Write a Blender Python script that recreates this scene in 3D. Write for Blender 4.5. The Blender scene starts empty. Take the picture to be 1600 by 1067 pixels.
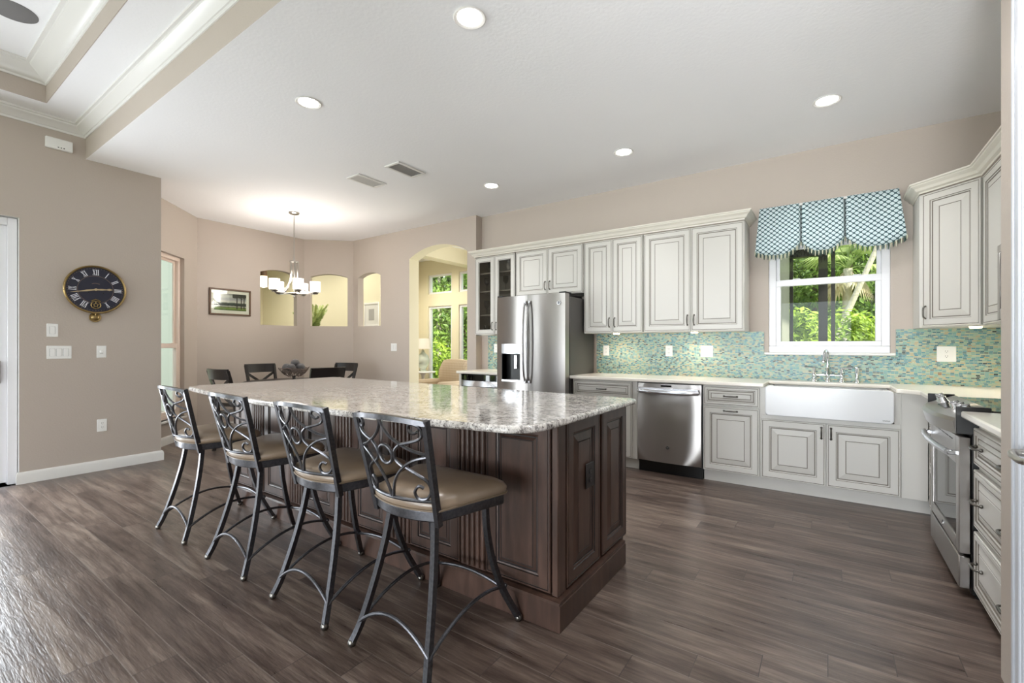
import bpy, bmesh, math, random
from mathutils import Vector, Matrix
PI = math.pi
random.seed(7)
sc = bpy.context.scene
C = sc.collection

# ---------------------------------------------------------------- camera, sky, sun, daylight, fill, exposure
cam = bpy.data.cameras.new('camera'); cam.lens = 16.003; cam.sensor_width = 36; cam.shift_y = 0.00431
cam.clip_start = 0.05
camo = bpy.data.objects.new('camera', cam); C.objects.link(camo)
camo.location = (0, 0, 1.2324); camo.rotation_euler = (PI/2, 0, math.radians(34.748))
sc.camera = camo
vs = sc.view_settings
vs.view_transform = 'Standard'; vs.look = 'None'; vs.gamma = 1; vs.use_curve_mapping = False
vs.exposure = 1.07
sc.cycles.max_bounces = 10; sc.cycles.diffuse_bounces = 6; sc.cycles.glossy_bounces = 4
sc.cycles.sample_clamp_indirect = 8

world = bpy.data.worlds.new('sky'); sc.world = world; world.use_nodes = True
wn = world.node_tree.nodes; wl = world.node_tree.links
bg = wn['Background']; bg.inputs['Strength'].default_value = 1.2
bg.inputs['Color'].default_value = (0.86, 0.93, 1.0, 1)

def lamp(name, kind, loc, rot, energy, color=(1, 1, 1), **kw):
    d = bpy.data.lights.new(name, kind); d.energy = energy; d.color = color
    for k, v in kw.items(): setattr(d, k, v)
    o = bpy.data.objects.new(name, d); C.objects.link(o); o.location = loc; o.rotation_euler = rot
    return o
sun = lamp('sun', 'SUN', (0, 0, 20), (0, 0, 0), 5.5, (1, .95, .84), angle=math.radians(1.5))
sun.rotation_euler = Vector((-.62, .28, -.73)).to_track_quat('-Z', 'Y').to_euler()
# daylight through the great room's glass wall behind the camera and its sliding doors on the left, plus added fill lamps
for k, x in enumerate((-5.0, -3.7, -2.4)):
    lamp('back_daylight_fill', 'AREA', (x, -7.5, 1.25), (PI/2-.1, 0, 0), 9, (.9, .95, 1), shape='RECTANGLE', size=.6, size_y=2.2, spread=math.radians(65))
lamp('back_daylight_fill', 'AREA', (-.8, -7.5, .6), (PI/2-.1, 0, 0), 25, (.9, .95, 1), shape='RECTANGLE', size=2.4, size_y=1.0, spread=math.radians(65))  # low fill lamp added to brighten cabinet fronts and ceiling
for y, w_, e_ in ((.25, .6, 34), (-1.75, .2, 26)):
    lamp('daylight_sliding_door', 'AREA', (-5.85, y, 1.2), (PI/2-.05, 0, -PI/2), e_, (.9, .95, 1), shape='RECTANGLE', size=w_, size_y=2.2)
lamp('side_fill', 'AREA', (.5, -3.1, 1.25), (PI/2-.2, 0, PI/2), 46, (.93, .96, 1), shape='RECTANGLE', size=3.0, size_y=1.9, spread=math.radians(115))  # added fill for the clock wall; the side wall here has no window
ul = lamp('ceiling_fill', 'AREA', (.1, -1.3, 1.0), (0, 0, 0), 7.2, (.97, .98, 1), shape='DISK', size=.5, spread=math.radians(60))  # added fill aimed at the kitchen ceiling, no fixture behind it
ul.rotation_euler = Vector((-.02, .87, .47)).to_track_quat('-Z', 'Y').to_euler()

# ---------------------------------------------------------------- mesh builder
class MB:
    def __init__(s): s.v = []; s.f = []; s.m = []
    def add(s, verts, faces, mat=0, M=None):
        o = len(s.v)
        for p in verts:
            p = Vector(p)
            s.v.append(M @ p if M is not None else p)
        for f in faces:
            s.f.append([o + i for i in f]); s.m.append(mat)
    def box(s, x0, x1, y0, y1, z0, z1, mat=0, bev=0, M=None):
        if bev <= 0:
            vs_ = [(x, y, z) for x in (x0, x1) for y in (y0, y1) for z in (z0, z1)]
            s.add(vs_, [(0, 1, 3, 2), (4, 6, 7, 5), (0, 4, 5, 1), (2, 3, 7, 6), (0, 2, 6, 4), (1, 5, 7, 3)], mat, M); return s
        b = min(bev, (x1-x0)*.49, (y1-y0)*.49, (z1-z0)*.49)
        X = (x0, x1); Y = (y0, y1); Z = (z0, z1); sg = (1, -1)
        vs_ = []; ix = {}
        for i in (0, 1):
            for j in (0, 1):
                for k in (0, 1):
                    for a in range(3):
                        p = [X[i]+b*sg[i], Y[j]+b*sg[j], Z[k]+b*sg[k]]
                        p[a] = (X[i], Y[j], Z[k])[a]
                        ix[i, j, k, a] = len(vs_); vs_.append(p)
        F = []
        for i in (0, 1):
            F.append([ix[i, j, k, 0] for j, k in ((0, 0), (1, 0), (1, 1), (0, 1))][::(1 if i else -1)])
            F.append([ix[j, i, k, 1] for j, k in ((0, 0), (0, 1), (1, 1), (1, 0))][::(1 if i else -1)])
            F.append([ix[j, k, i, 2] for j, k in ((0, 0), (1, 0), (1, 1), (0, 1))][::(1 if i else -1)])
        for i in (0, 1):
            for j in (0, 1):
                F.append([ix[i, j, 0, 0], ix[i, j, 1, 0], ix[i, j, 1, 1], ix[i, j, 0, 1]])
                F.append([ix[i, 0, j, 0], ix[i, 1, j, 0], ix[i, 1, j, 2], ix[i, 0, j, 2]])
                F.append([ix[0, i, j, 1], ix[1, i, j, 1], ix[1, i, j, 2], ix[0, i, j, 2]])
                for k in (0, 1): F.append([ix[i, j, k, a] for a in range(3)])
        s.add(vs_, F, mat, M); return s
    def prism(s, poly, a0, a1, axis='z', mat=0, M=None):
        n = len(poly)
        def P(p, a): return {'z': (p[0], p[1], a), 'y': (p[0], a, p[1]), 'x': (a, p[0], p[1])}[axis]
        s.add([P(p, a0) for p in poly] + [P(p, a1) for p in poly],
              [list(range(n))[::-1], list(range(n, 2*n))] + [(i, (i+1) % n, n+(i+1) % n, n+i) for i in range(n)], mat, M); return s
    def tube(s, path, r, n=8, closed=False, mat=0, cap=True, prof=None, up=None, M=None):
        P = [Vector(p) for p in path]; N = len(P)
        R = r if isinstance(r, (list, tuple)) else [r]*N
        T = []
        for i in range(N):
            if closed: t = P[(i+1) % N]-P[i-1]
            else: t = P[min(i+1, N-1)]-P[max(i-1, 0)]
            T.append(t.normalized() if t.length > 1e-9 else Vector((0, 0, 1)))
        u = Vector(up) if up else (Vector((0, 0, 1)) if abs(T[0].z) < .9 else Vector((1, 0, 0)))
        base = prof or [(math.cos(2*PI*k/n), math.sin(2*PI*k/n)) for k in range(n)]
        n = len(base); vs_ = []
        for i in range(N):
            if up: u = Vector(up)
            a = u - T[i]*u.dot(T[i])
            if a.length < 1e-6: a = T[i].orthogonal()
            a.normalize(); b = T[i].cross(a); u = a
            for (c, d) in base: vs_.append(P[i] + (a*c + b*d)*R[i])
        F = []
        for i in range(N if closed else N-1):
            j = (i+1) % N
            for k in range(n): F.append((i*n+k, i*n+(k+1) % n, j*n+(k+1) % n, j*n+k))
        if cap and not closed: F.append(list(range(n))[::-1]); F.append([(N-1)*n+k for k in range(n)])
        s.add(vs_, F, mat, M); return s
    def lathe(s, prof, n=24, c=(0, 0, 0), mat=0, M=None, a0=0, a1=2*PI):
        full = abs(a1-a0-2*PI) < 1e-6; m = n if full else n+1
        vs_ = []
        for k in range(m):
            a = a0+(a1-a0)*k/n
            for (r, z) in prof: vs_.append((c[0]+r*math.cos(a), c[1]+r*math.sin(a), c[2]+z))
        L = len(prof); F = []
        for k in range(n):
            j = (k+1) % m
            for i in range(L-1): F.append((k*L+i, j*L+i, j*L+i+1, k*L+i+1))
        s.add(vs_, F, mat, M); return s
    def ball(s, c, r, n=12, mat=0, M=None, sz=1):
        return s.lathe([(r*math.sin(PI*i/8)+1e-5, -r*sz*math.cos(PI*i/8)) for i in range(9)], n, c, mat, M)
    def sweep(s, path, prof, closed=False, mat=0, M=None):
        """profile of (out, z) along a level path [(x,y)], mitred; out is to the left of travel"""
        N = len(path); vs_ = []; P = [Vector((p[0], p[1])) for p in path]
        for i in range(N):
            d0 = (P[i]-P[i-1]).normalized() if (i > 0 or closed) else None
            d1 = (P[(i+1) % N]-P[i]).normalized() if (i < N-1 or closed) else None
            if d0 is None: d0 = d1
            if d1 is None: d1 = d0
            n0 = Vector((-d0.y, d0.x)); n1 = Vector((-d1.y, d1.x))
            m = (n0+n1); m = m/max(1e-6, m.length); k = 1/max(.2, m.dot(n0))
            for (o, z) in prof: vs_.append((P[i].x+m.x*k*o, P[i].y+m.y*k*o, z))
        L = len(prof); F = []
        for i in range(N if closed else N-1):
            j = (i+1) % N
            for k in range(L): F.append((i*L+k, j*L+k, j*L+(k+1) % L, i*L+(k+1) % L))
        if not closed: F.append(list(range(L))); F.append([(N-1)*L+k for k in range(L)][::-1])
        s.add(vs_, F, mat, M); return s
    def door(s, x0, x1, z0, z1, y=0, t=.02, fw=.055, rise=.045, gl=1, mat=0, hole=False, M=None):
        """raised panel front facing -y; glaze lines use material gl"""
        R = [(0, .004, mat), (.003, 0, mat), (.0095, 0, mat), (.011, .0022, gl), (.0135, .0022, gl), (.015, 0, mat), (fw, 0, mat),
             (fw+.003, .005, gl), (fw+.010, .007, mat)]
        if not hole:
            R += [(fw+.012, .010, gl), (fw+.017, .010, gl), (fw+.017+rise, .003, mat), (fw+.019+rise, .0045, gl), (fw+.0215+rise, .0045, gl), (fw+.023+rise, .002, mat)]
        else: R += [(fw+.010, t, mat)]
        vs_ = []; F = []; ms = []
        def rect(i, d): return [(x0+i, y+d, z0+i), (x1-i, y+d, z0+i), (x1-i, y+d, z1-i), (x0+i, y+d, z1-i)]
        vs_ += rect(0, t); prev = 0
        for (i, d, m) in R:
            o = len(vs_); vs_ += rect(i, d)
            for k in range(4):
                F.append((prev+k, prev+(k+1) % 4, o+(k+1) % 4, o+k)); ms.append(m)
            prev = o
        if not hole:
            F.append((prev, prev+1, prev+2, prev+3)); ms.append(mat)
            F.append((3, 2, 1, 0)); ms.append(mat)
        else:
            for k in range(4): F.append((k, prev+k, prev+(k+1) % 4, (k+1) % 4)); ms.append(mat)
        o = len(s.v)
        for p in vs_:
            p = Vector(p); s.v.append(M @ p if M is not None else p)
        for f, m in zip(F, ms): s.f.append([o+i for i in f]); s.m.append(m)
        return s
    def build(s, name, mats, parent=None, loc=None, smooth=40, bevel=0):
        me = bpy.data.meshes.new(name)
        me.from_pydata([tuple(p) for p in s.v], [], s.f)
        mats = mats if isinstance(mats, (list, tuple)) else [mats]
        for m in mats: me.materials.append(m)
        me.polygons.foreach_set('material_index', s.m)
        bm = bmesh.new(); bm.from_mesh(me)
        bmesh.ops.recalc_face_normals(bm, faces=bm.faces)
        bm.to_mesh(me); bm.free()
        if smooth:
            me.polygons.foreach_set('use_smooth', [True]*len(me.polygons))
            me.set_sharp_from_angle(angle=math.radians(smooth))
        me.update()
        o = bpy.data.objects.new(name, me); C.objects.link(o)
        if parent: o.parent = parent
        if loc: o.location = loc
        if bevel:
            b = o.modifiers.new('bevel', 'BEVEL'); b.width = bevel; b.segments = 3; b.limit_method = 'ANGLE'; b.angle_limit = math.radians(50)
        return o

def thing(name, label, cat, loc=(0, 0, 0), rz=0, group=None):
    o = bpy.data.objects.new(name, None); C.objects.link(o); o.location = loc; o.rotation_euler = (0, 0, rz)
    o.empty_display_size = .1
    return tag(o, label, cat, group)
def tag(o, label, cat, group=None, kind=None):
    o['label'] = label; o['category'] = cat
    if group: o['group'] = group
    if kind: o['kind'] = kind
    return o
def struct(mb, name, mats, label, cat, **kw):
    return tag(mb.build(name, mats, **kw), label, cat, kind='structure')
def copy_tree(o, parent=None):
    c = o.copy(); C.objects.link(c)
    if parent: c.parent = parent
    for ch in list(o.children): copy_tree(ch, c)
    return c
def catmull(pts, n=6, closed=False):
    P = [Vector(p) for p in pts]; out = []; N = len(P)
    rng = range(N if closed else N-1)
    for i in rng:
        if closed: p0, p1, p2, p3 = P[i-1], P[i], P[(i+1) % N], P[(i+2) % N]
        else: p0, p1, p2, p3 = P[max(i-1, 0)], P[i], P[i+1], P[min(i+2, N-1)]
        for k in range(n):
            t = k/n
            out.append(.5*((2*p1)+(p2-p0)*t+(2*p0-5*p1+4*p2-p3)*t*t+(3*p1-p0-3*p2+p3)*t**3))
    if not closed: out.append(P[-1])
    return out

# ---------------------------------------------------------------- materials
def lin(r, g, b):
    f = lambda c: (c/255/12.92 if c/255 <= .04045 else ((c/255+.055)/1.055)**2.4)
    return (f(r), f(g), f(b), 1)
class NT:
    def __init__(s, name):
        s.m = bpy.data.materials.new(name); s.m.use_nodes = True
        s.t = s.m.node_tree; s.n = s.t.nodes; s.l = s.t.links; s.b = s.n['Principled BSDF']
    def new(s, kind, **kw):
        n = s.n.new(kind)
        for k, v in kw.items(): setattr(n, k, v)
        return n
    def link(s, a, b): s.l.new(a, b)
    def val(s, sock, v):
        if hasattr(v, 'is_linked') or hasattr(v, 'links'): s.l.new(v, sock)
        else: sock.default_value = v
    def math(s, op, a, b=0, c=0):
        n = s.new('ShaderNodeMath', operation=op)
        for i, v in enumerate((a, b, c)): s.val(n.inputs[i], v)
        return n.outputs[0]
    def coords(s, out='Object'): return s.new('ShaderNodeTexCoord').outputs[out]
    def sep(s, v):
        n = s.new('ShaderNodeSeparateXYZ'); s.link(v, n.inputs[0]); return n.outputs
    def comb(s, x, y, z):
        n = s.new('ShaderNodeCombineXYZ')
        for i, v in enumerate((x, y, z)): s.val(n.inputs[i], v)
        return n.outputs[0]
    def noise(s, v, scale, detail=2, rough=.5, out='Fac'):
        n = s.new('ShaderNodeTexNoise'); n.inputs['Scale'].default_value = scale; n.inputs['Detail'].default_value = detail
        n.inputs['Roughness'].default_value = rough
        if v is not None: s.link(v, n.inputs['Vector'])
        return n.outputs[out]
    def ramp(s, fac, stops, interp='LINEAR'):
        n = s.new('ShaderNodeValToRGB'); r = n.color_ramp; r.interpolation = interp
        while len(r.elements) > 1: r.elements.remove(r.elements[-1])
        r.elements[0].position = stops[0][0]; r.elements[0].color = stops[0][1]
        for p, c in stops[1:]:
            e = r.elements.new(p); e.color = c
        s.link(fac, n.inputs[0]); return n.outputs['Color']
    def mix(s, f, a, b, blend='MIX'):
        n = s.new('ShaderNodeMix', data_type='RGBA', blend_type=blend)
        s.val(n.inputs[0], f); s.val(n.inputs[6], a); s.val(n.inputs[7], b); return n.outputs[2]
    def bump(s, h, strength=.2, dist=.01):
        n = s.new('ShaderNodeBump'); n.inputs['Strength'].default_value = strength; n.inputs['Distance'].default_value = dist
        s.link(h, n.inputs['Height']); s.link(n.outputs[0], s.b.inputs['Normal'])
    def set(s, **kw):
        for k, v in kw.items(): s.val(s.b.inputs[k.replace('_', ' ')], v)
        return s
def simple(name, col, rough=.5, metal=0, **kw):
    t = NT(name); t.set(Base_Color=lin(*col), Roughness=rough, Metallic=metal, **kw); return t.m
def painted(name, col, scale=60, strength=.12, rough=.6, dist=.004):
    t = NT(name); co = t.coords(); h = t.noise(co, scale, 3)
    v = t.noise(co, 1.3, 2)
    t.set(Base_Color=t.mix(v, lin(*[c-2 for c in col]), lin(*[min(255, c+2) for c in col])), Roughness=rough)
    t.bump(h, strength, dist); return t.m

M = {}
M['wall'] = painted('wall_paint', (187, 176, 166), 70, .25)
M['wall2'] = painted('living_wall_paint', (228, 221, 194), 70, .2)
M['ceiling'] = painted('ceiling_paint', (246, 247, 249), 45, .3, .8)
M['trim'] = simple('white_trim', (228, 227, 224), .35)
M['casing'] = simple('door_white', (204, 207, 214), .3)
M['cream'] = simple('cabinet_cream', (206, 203, 197), .38)
M['glaze'] = simple('cabinet_glaze', (118, 110, 100), .5)
M['crown'] = simple('cabinet_crown_cream', (222, 217, 206), .4)
M['nickel'] = simple('brushed_nickel', (186, 182, 176), .28, 1)
M['chrome'] = simple('chrome', (225, 228, 232), .07, 1)
M['pull'] = simple('antique_pewter', (120, 117, 112), .35, 1)
M['black'] = simple('black_plastic', (14, 14, 15), .35)
M['rubber'] = simple('black_rubber', (20, 20, 20), .7)
M['white'] = simple('white_plastic', (240, 240, 238), .35)
M['slot'] = simple('outlet_slot', (70, 70, 70), .5)
M['porcelain'] = simple('white_fireclay', (228, 229, 231), .12)
M['blackglass'] = simple('black_glass', (8, 8, 9), .04)
M['bronze'] = simple('dark_bronze', (44, 40, 40), .45, .3)
M['brass'] = simple('aged_brass', (150, 128, 86), .38, .9)
M['dial'] = simple('navy_dial', (34, 35, 52), .5)
M['dialline'] = simple('dial_print', (120, 100, 90), .6)
M['numeral'] = simple('silver_numeral', (226, 228, 236), .4)
M['hand'] = simple('gold_hand', (196, 176, 140), .4, .5)
M['vinyl'] = simple('white_vinyl', (238, 238, 242), .3)
M['vinyl_warm'] = simple('almond_vinyl', (232, 214, 202), .35)
M['twig'] = simple('grey_twig', (112, 98, 90), .7)
M['ballgrey'] = simple('grey_ball', (74, 72, 74), .5)
M['darkwood'] = simple('espresso_wood', (32, 27, 26), .3)
M['frame_wood'] = simple('bronze_frame', (92, 66, 44), .45)
M['mat_board'] = simple('mat_board', (236, 224, 212), .7)
M['lanai'] = painted('lanai_stucco', (138, 136, 126), 90, .4)
M['lanai_green'] = painted('lanai_green_stucco', (150, 156, 148), 90, .3)
M['speaker'] = simple('speaker_grille', (120, 119, 119), .8)
M['ventdark'] = simple('vent_shadow', (45, 45, 46), .8)
M['ventgrey'] = simple('vent_grey', (170, 168, 166), .6)
M['linen'] = simple('lamp_linen', (244, 238, 226), .8)
M['ceramic'] = simple('celadon_ceramic', (206, 214, 200), .2)

def emit(name, col, strength):
    t = NT(name); t.set(Base_Color=lin(*col), Roughness=.4); t.b.inputs['Emission Color'].default_value = lin(*col)
    t.b.inputs['Emission Strength'].default_value = strength; return t.m
M['bulb'] = emit('downlight_lens', (255, 250, 244), 9)
M['shade'] = emit('frosted_shade', (255, 246, 238), 1.0)
M['pendglass'] = emit('pendant_glass', (255, 244, 222), 1.3)
M['puck'] = emit('puck_lens', (255, 226, 180), 8)

def glass(name, tint=(255, 255, 255), rough=0):
    t = NT(name); t.n.remove(t.b)
    tr = t.new('ShaderNodeBsdfTransparent'); tr.inputs[0].default_value = lin(*tint)
    gl = t.new('ShaderNodeBsdfGlossy'); gl.inputs['Roughness'].default_value = rough
    lw = t.new('ShaderNodeLayerWeight'); lw.inputs['Blend'].default_value = .5
    fac = t.math('ADD', .035, t.math('MULTIPLY', t.math('POWER', lw.outputs['Facing'], 5), .9))
    ms = t.new('ShaderNodeMixShader'); t.link(fac, ms.inputs[0]); t.link(tr.outputs[0], ms.inputs[1]); t.link(gl.outputs[0], ms.inputs[2])
    t.link(ms.outputs[0], t.n['Material Output'].inputs['Surface']); return t.m
M['pane'] = glass('window_glass', (246, 250, 248))
M['cabglass'] = glass('cabinet_glass', (214, 212, 208), .02)
M['stemglass'] = glass('stemware_glass', (238, 238, 236), .0)

def floor_mat():
    t = NT('wood_look_plank_tile'); x, y, z = t.sep(t.coords())[:3]
    W, L = .1475, 1.22
    v = t.math('DIVIDE', t.math('ADD', y, 2.5105), W); row = t.math('FLOOR', v); fv = t.math('FRACT', v)
    u = t.math('DIVIDE', t.math('SUBTRACT', t.math('ADD', x, 20.038), t.math('MULTIPLY', row, .2135)), L)
    col = t.math('FLOOR', u); fu = t.math('FRACT', u)
    w = t.new('ShaderNodeTexWhiteNoise', noise_dimensions='2D'); t.link(t.comb(row, col, 0), w.inputs[0])
    rnd = w.outputs['Value']
    dv = t.math('MINIMUM', fv, t.math('SUBTRACT', 1, fv)); du = t.math('MINIMUM', fu, t.math('SUBTRACT', 1, fu))
    gv = t.math('LESS_THAN', dv, .0135); gu = t.math('LESS_THAN', du, .0015)
    g = t.math('MAXIMUM', gv, gu)
    off = t.math('MULTIPLY', rnd, 40)
    p1 = t.comb(t.math('ADD', t.math('MULTIPLY', x, 2.2), off), t.math('MULTIPLY', y, 26), off)
    n1 = t.noise(p1, 1.0, 6, .62)
    p2 = t.comb(t.math('ADD', t.math('MULTIPLY', x, 1.1), off), t.math('MULTIPLY', y, 6), off)
    n2 = t.noise(p2, 1.6, 5, .6)
    p3 = t.comb(t.math('ADD', t.math('MULTIPLY', x, 9), off), t.math('MULTIPLY', y, 110), off)
    n3 = t.noise(p3, 1.0, 3, .6)
    a = t.math('ADD', t.math('MULTIPLY', n1, .55), t.math('ADD', t.math('MULTIPLY', n2, .45), t.math('MULTIPLY', n3, .22)))
    a = t.math('ADD', a, t.math('MULTIPLY', t.math('SUBTRACT', rnd, .5), .10))
    c = t.ramp(a, [(.36, lin(44, 34, 30)), (.52, lin(74, 60, 54)), (.64, lin(100, 85, 77)), (.78, lin(136, 121, 110))])
    c = t.mix(gv, c, lin(116, 105, 98)); c = t.mix(gu, c, lin(66, 56, 52))
    t.set(Base_Color=c, Roughness=t.math('ADD', .2, t.math('MULTIPLY', n1, .24)))
    wv = t.math('SINE', t.math('MULTIPLY', n2, 58))
    h = t.math('ADD', t.math('MULTIPLY', n1, .8), t.math('MULTIPLY', n3, .35))
    h = t.math('ADD', h, t.math('MULTIPLY', wv, .06))
    h = t.math('SUBTRACT', h, t.math('MULTIPLY', g, .7))
    t.bump(h, .45, .005); return t.m
M['floor'] = floor_mat()

def granite_mat():
    t = NT('speckled_granite'); co = t.coords()
    n1 = t.noise(co, 55, 6, .72); n2 = t.noise(co, 20, 4, .65); n3 = t.noise(co, 150, 3, .6); n4 = t.noise(co, 4, 3)
    a = t.math('ADD', t.math('MULTIPLY', n1, .62), t.math('MULTIPLY', n2, .38))
    c = t.ramp(a, [(.34, lin(34, 32, 36)), (.415, lin(72, 70, 74)), (.45, lin(140, 138, 138)), (.49, lin(196, 193, 190)), (.55, lin(226, 223, 219)), (.66, lin(240, 238, 236))])
    c = t.mix(t.math('GREATER_THAN', n3, .615), c, lin(62, 58, 60))
    c = t.mix(t.math('MULTIPLY', n4, .35), c, lin(206, 192, 180))
    t.set(Base_Color=c, Roughness=.09); t.b.inputs['Coat Weight'].default_value = .3; t.b.inputs['Coat Roughness'].default_value = .03
    return t.m
M['granite'] = granite_mat()

def quartz_mat():
    t = NT('cream_quartz'); co = t.coords(); n = t.noise(co, 120, 3); n2 = t.noise(co, 5, 3)
    c = t.mix(n, lin(236, 230, 219), lin(247, 243, 234)); c = t.mix(t.math('MULTIPLY', n2, .3), c, lin(238, 227, 212))
    t.set(Base_Color=c, Roughness=.16); return t.m
M['quartz'] = quartz_mat()

def mosaic_mat():
    t = NT('glass_mosaic_tile'); x, y, z = t.sep(t.coords())[:3]
    s = t.math('ADD', x, y)
    W, H = .0245, .0118
    v = t.math('DIVIDE', t.math('ADD', z, 5), H); row = t.math('FLOOR', v); fv = t.math('FRACT', v)
    wr = t.new('ShaderNodeTexWhiteNoise', noise_dimensions='1D'); t.link(row, wr.inputs['W'])
    u = t.math('ADD', t.math('DIVIDE', t.math('ADD', s, 30), W), t.math('MULTIPLY', wr.outputs['Value'], 1.0)); col = t.math('FLOOR', u); fu = t.math('FRACT', u)
    w = t.new('ShaderNodeTexWhiteNoise', noise_dimensions='2D'); t.link(t.comb(row, col, 0), w.inputs[0])
    r1, r2, r3 = t.sep(w.outputs['Color'])[:3]
    big = t.noise(t.comb(s, 0, z), 2.2, 2)
    k = t.math('ADD', t.math('MULTIPLY', r1, .86), t.math('MULTIPLY', t.math('SUBTRACT', big, .43), .75))
    c = t.ramp(k, [(0, lin(24, 56, 60)), (.09, lin(40, 112, 128)), (.2, lin(66, 144, 164)), (.33, lin(98, 168, 172)), (.46, lin(132, 184, 170)), (.58, lin(164, 194, 168)), (.71, lin(194, 198, 164)), (.82, lin(196, 178, 134)), (.90, lin(160, 178, 138)), (.95, lin(164, 118, 78)), (.98, lin(98, 80, 54))], 'CONSTANT')
    c = t.mix(t.math('MULTIPLY', r2, .22), c, lin(216, 226, 208))
    dv = t.math('MINIMUM', fv, t.math('SUBTRACT', 1, fv)); du = t.math('MINIMUM', fu, t.math('SUBTRACT', 1, fu))
    g = t.math('MAXIMUM', t.math('LESS_THAN', dv, .09), t.math('LESS_THAN', du, .045))
    c = t.mix(1, c, (.80, .80, .80, 1), 'MULTIPLY')
    c = t.mix(g, c, lin(172, 176, 162))
    t.set(Base_Color=c, Roughness=t.math('ADD', .34, t.math('MULTIPLY', g, .4)))
    t.bump(t.math('SUBTRACT', t.math('MULTIPLY', r3, .3), g), .25, .001); return t.m
M['mosaic'] = mosaic_mat()

def islandwood():
    t = NT('dark_stained_maple'); x, y, z = t.sep(t.coords())[:3]
    n = t.noise(t.comb(t.math('MULTIPLY', x, 14), t.math('MULTIPLY', y, 14), t.math('MULTIPLY', z, 2.2)), 1.5, 5, .6)
    n2 = t.noise(t.comb(x, y, z), 4, 2)
    a = t.math('ADD', t.math('MULTIPLY', n, .7), t.math('MULTIPLY', n2, .3))
    c = t.ramp(a, [(.3, lin(50, 36, 30)), (.5, lin(68, 49, 41)), (.72, lin(90, 67, 57))])
    t.set(Base_Color=c, Roughness=.36); return t.m
M['island'] = islandwood()
M['islandglaze'] = simple('dark_glaze', (28, 20, 18), .5)

def steel(name, col=(150, 147, 145), rough=.24, axis='z', amt=.06, aniso=.85):
    t = NT(name); x, y, z = t.sep(t.coords())[:3]
    s = {'z': (x, y, t.math('MULTIPLY', z, .02)), 'x': (t.math('MULTIPLY', x, .02), y, z)}[axis]
    n = t.noise(t.comb(*s), 260, 2)
    t.set(Base_Color=lin(*col), Metallic=1, Roughness=t.math('ADD', rough-amt/2, t.math('MULTIPLY', n, amt)))
    tg = t.new('ShaderNodeTangent', direction_type='RADIAL', axis='Z'); t.link(tg.outputs[0], t.b.inputs['Tangent'])
    t.b.inputs['Anisotropic'].default_value = aniso; t.b.inputs['Anisotropic Rotation'].default_value = 0.25
    return t.m
M['steel'] = steel('stainless_steel', (176, 172, 169), .32, axis='x', aniso=1.0)
M['steel_bright'] = steel('bright_stainless', (205, 206, 210), .25, 'x')
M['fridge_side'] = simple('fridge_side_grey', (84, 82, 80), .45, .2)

def iron():
    t = NT('brushed_pewter_iron'); n = t.noise(t.coords(), 90, 3)
    c = t.ramp(n, [(.35, lin(82, 82, 86)), (.65, lin(96, 96, 100))])
    t.set(Base_Color=c, Metallic=.88, Roughness=.3); t.bump(n, .03, .001); return t.m
M['iron'] = iron()
def leather():
    t = NT('bronze_leather'); co = t.coords(); n = t.noise(co, 9, 3); f = t.noise(co, 260, 3)
    t.set(Base_Color=t.mix(n, lin(126, 108, 90), lin(146, 128, 110)), Roughness=.3); t.bump(f, .1, .002)
    t.b.inputs['Specular IOR Level'].default_value = .6; return t.m
M['leather'] = leather()
M['welt'] = simple('leather_welt', (120, 104, 86), .4)

def valance_mat():
    t = NT('teal_lattice_fabric'); x, y, z = t.sep(t.coords())[:3]
    h = t.math('ADD', x, t.math('MULTIPLY', y, 1.0))
    a = t.math('COSINE', t.math('MULTIPLY', h, 2*PI/.0475)); b = t.math('COSINE', t.math('MULTIPLY', z, 2*PI/.042))
    e = t.math('ABSOLUTE', t.math('ADD', a, b)); ln = t.math('LESS_THAN', e, .5)
    c = t.mix(ln, lin(214, 230, 233), lin(40, 78, 86))
    t.set(Base_Color=c, Roughness=.85); t.b.inputs['Sheen Weight'].default_value = .2; return t.m
M['valance'] = valance_mat()
M['fringe'] = simple('teal_fringe', (70, 92, 84), .9)
M['fringe2'] = simple('cream_fringe', (200, 200, 176), .9)

def plaid():
    t = NT('tan_plaid_upholstery'); x, y, z = t.sep(t.coords())[:3]
    a = t.math('LESS_THAN', t.math('FRACT', t.math('MULTIPLY', x, 22)), .16); b = t.math('LESS_THAN', t.math('FRACT', t.math('MULTIPLY', z, 22)), .16)
    c = t.mix(t.math('MULTIPLY', t.math('ADD', a, b), .35), lin(196, 180, 156), lin(150, 128, 104)); t.set(Base_Color=c, Roughness=.9); return t.m
M['plaid'] = plaid()

def landscape_print():
    t = NT('landscape_print'); x, y, z = t.sep(t.coords('Generated'))[:3]
    co = t.coords('Generated'); n = t.noise(co, 9, 5, .65); n2 = t.noise(co, 26, 4, .6)
    zz = t.math('ADD', z, t.math('MULTIPLY', t.math('SUBTRACT', n, .5), .12))
    c = t.ramp(zz, [(0, lin(70, 84, 34)), (.13, lin(128, 146, 66)), (.2, lin(92, 82, 58)), (.24, lin(206, 196, 184)), (.3, lin(40, 42, 40)), (.44, lin(66, 72, 60)), (.5, lin(214, 202, 190)), (.68, lin(160, 154, 158)), (.85, lin(196, 188, 180)), (1, lin(110, 104, 104))])
    tr = t.math('MULTIPLY', t.math('GREATER_THAN', y, .56), t.math('GREATER_THAN', t.math('ADD', z, t.math('MULTIPLY', n2, .5)), 1.0))
    c = t.mix(tr, c, lin(52, 50, 40))
    for yc in (.70, .84, .93):
        d = t.math('LESS_THAN', t.math('ABSOLUTE', t.math('SUBTRACT', y, yc)), .016)
        d = t.math('MULTIPLY', d, t.math('GREATER_THAN', z, .1)); c = t.mix(d, c, lin(48, 38, 34))
    t.set(Base_Color=c, Roughness=.15); return t.m
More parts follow.
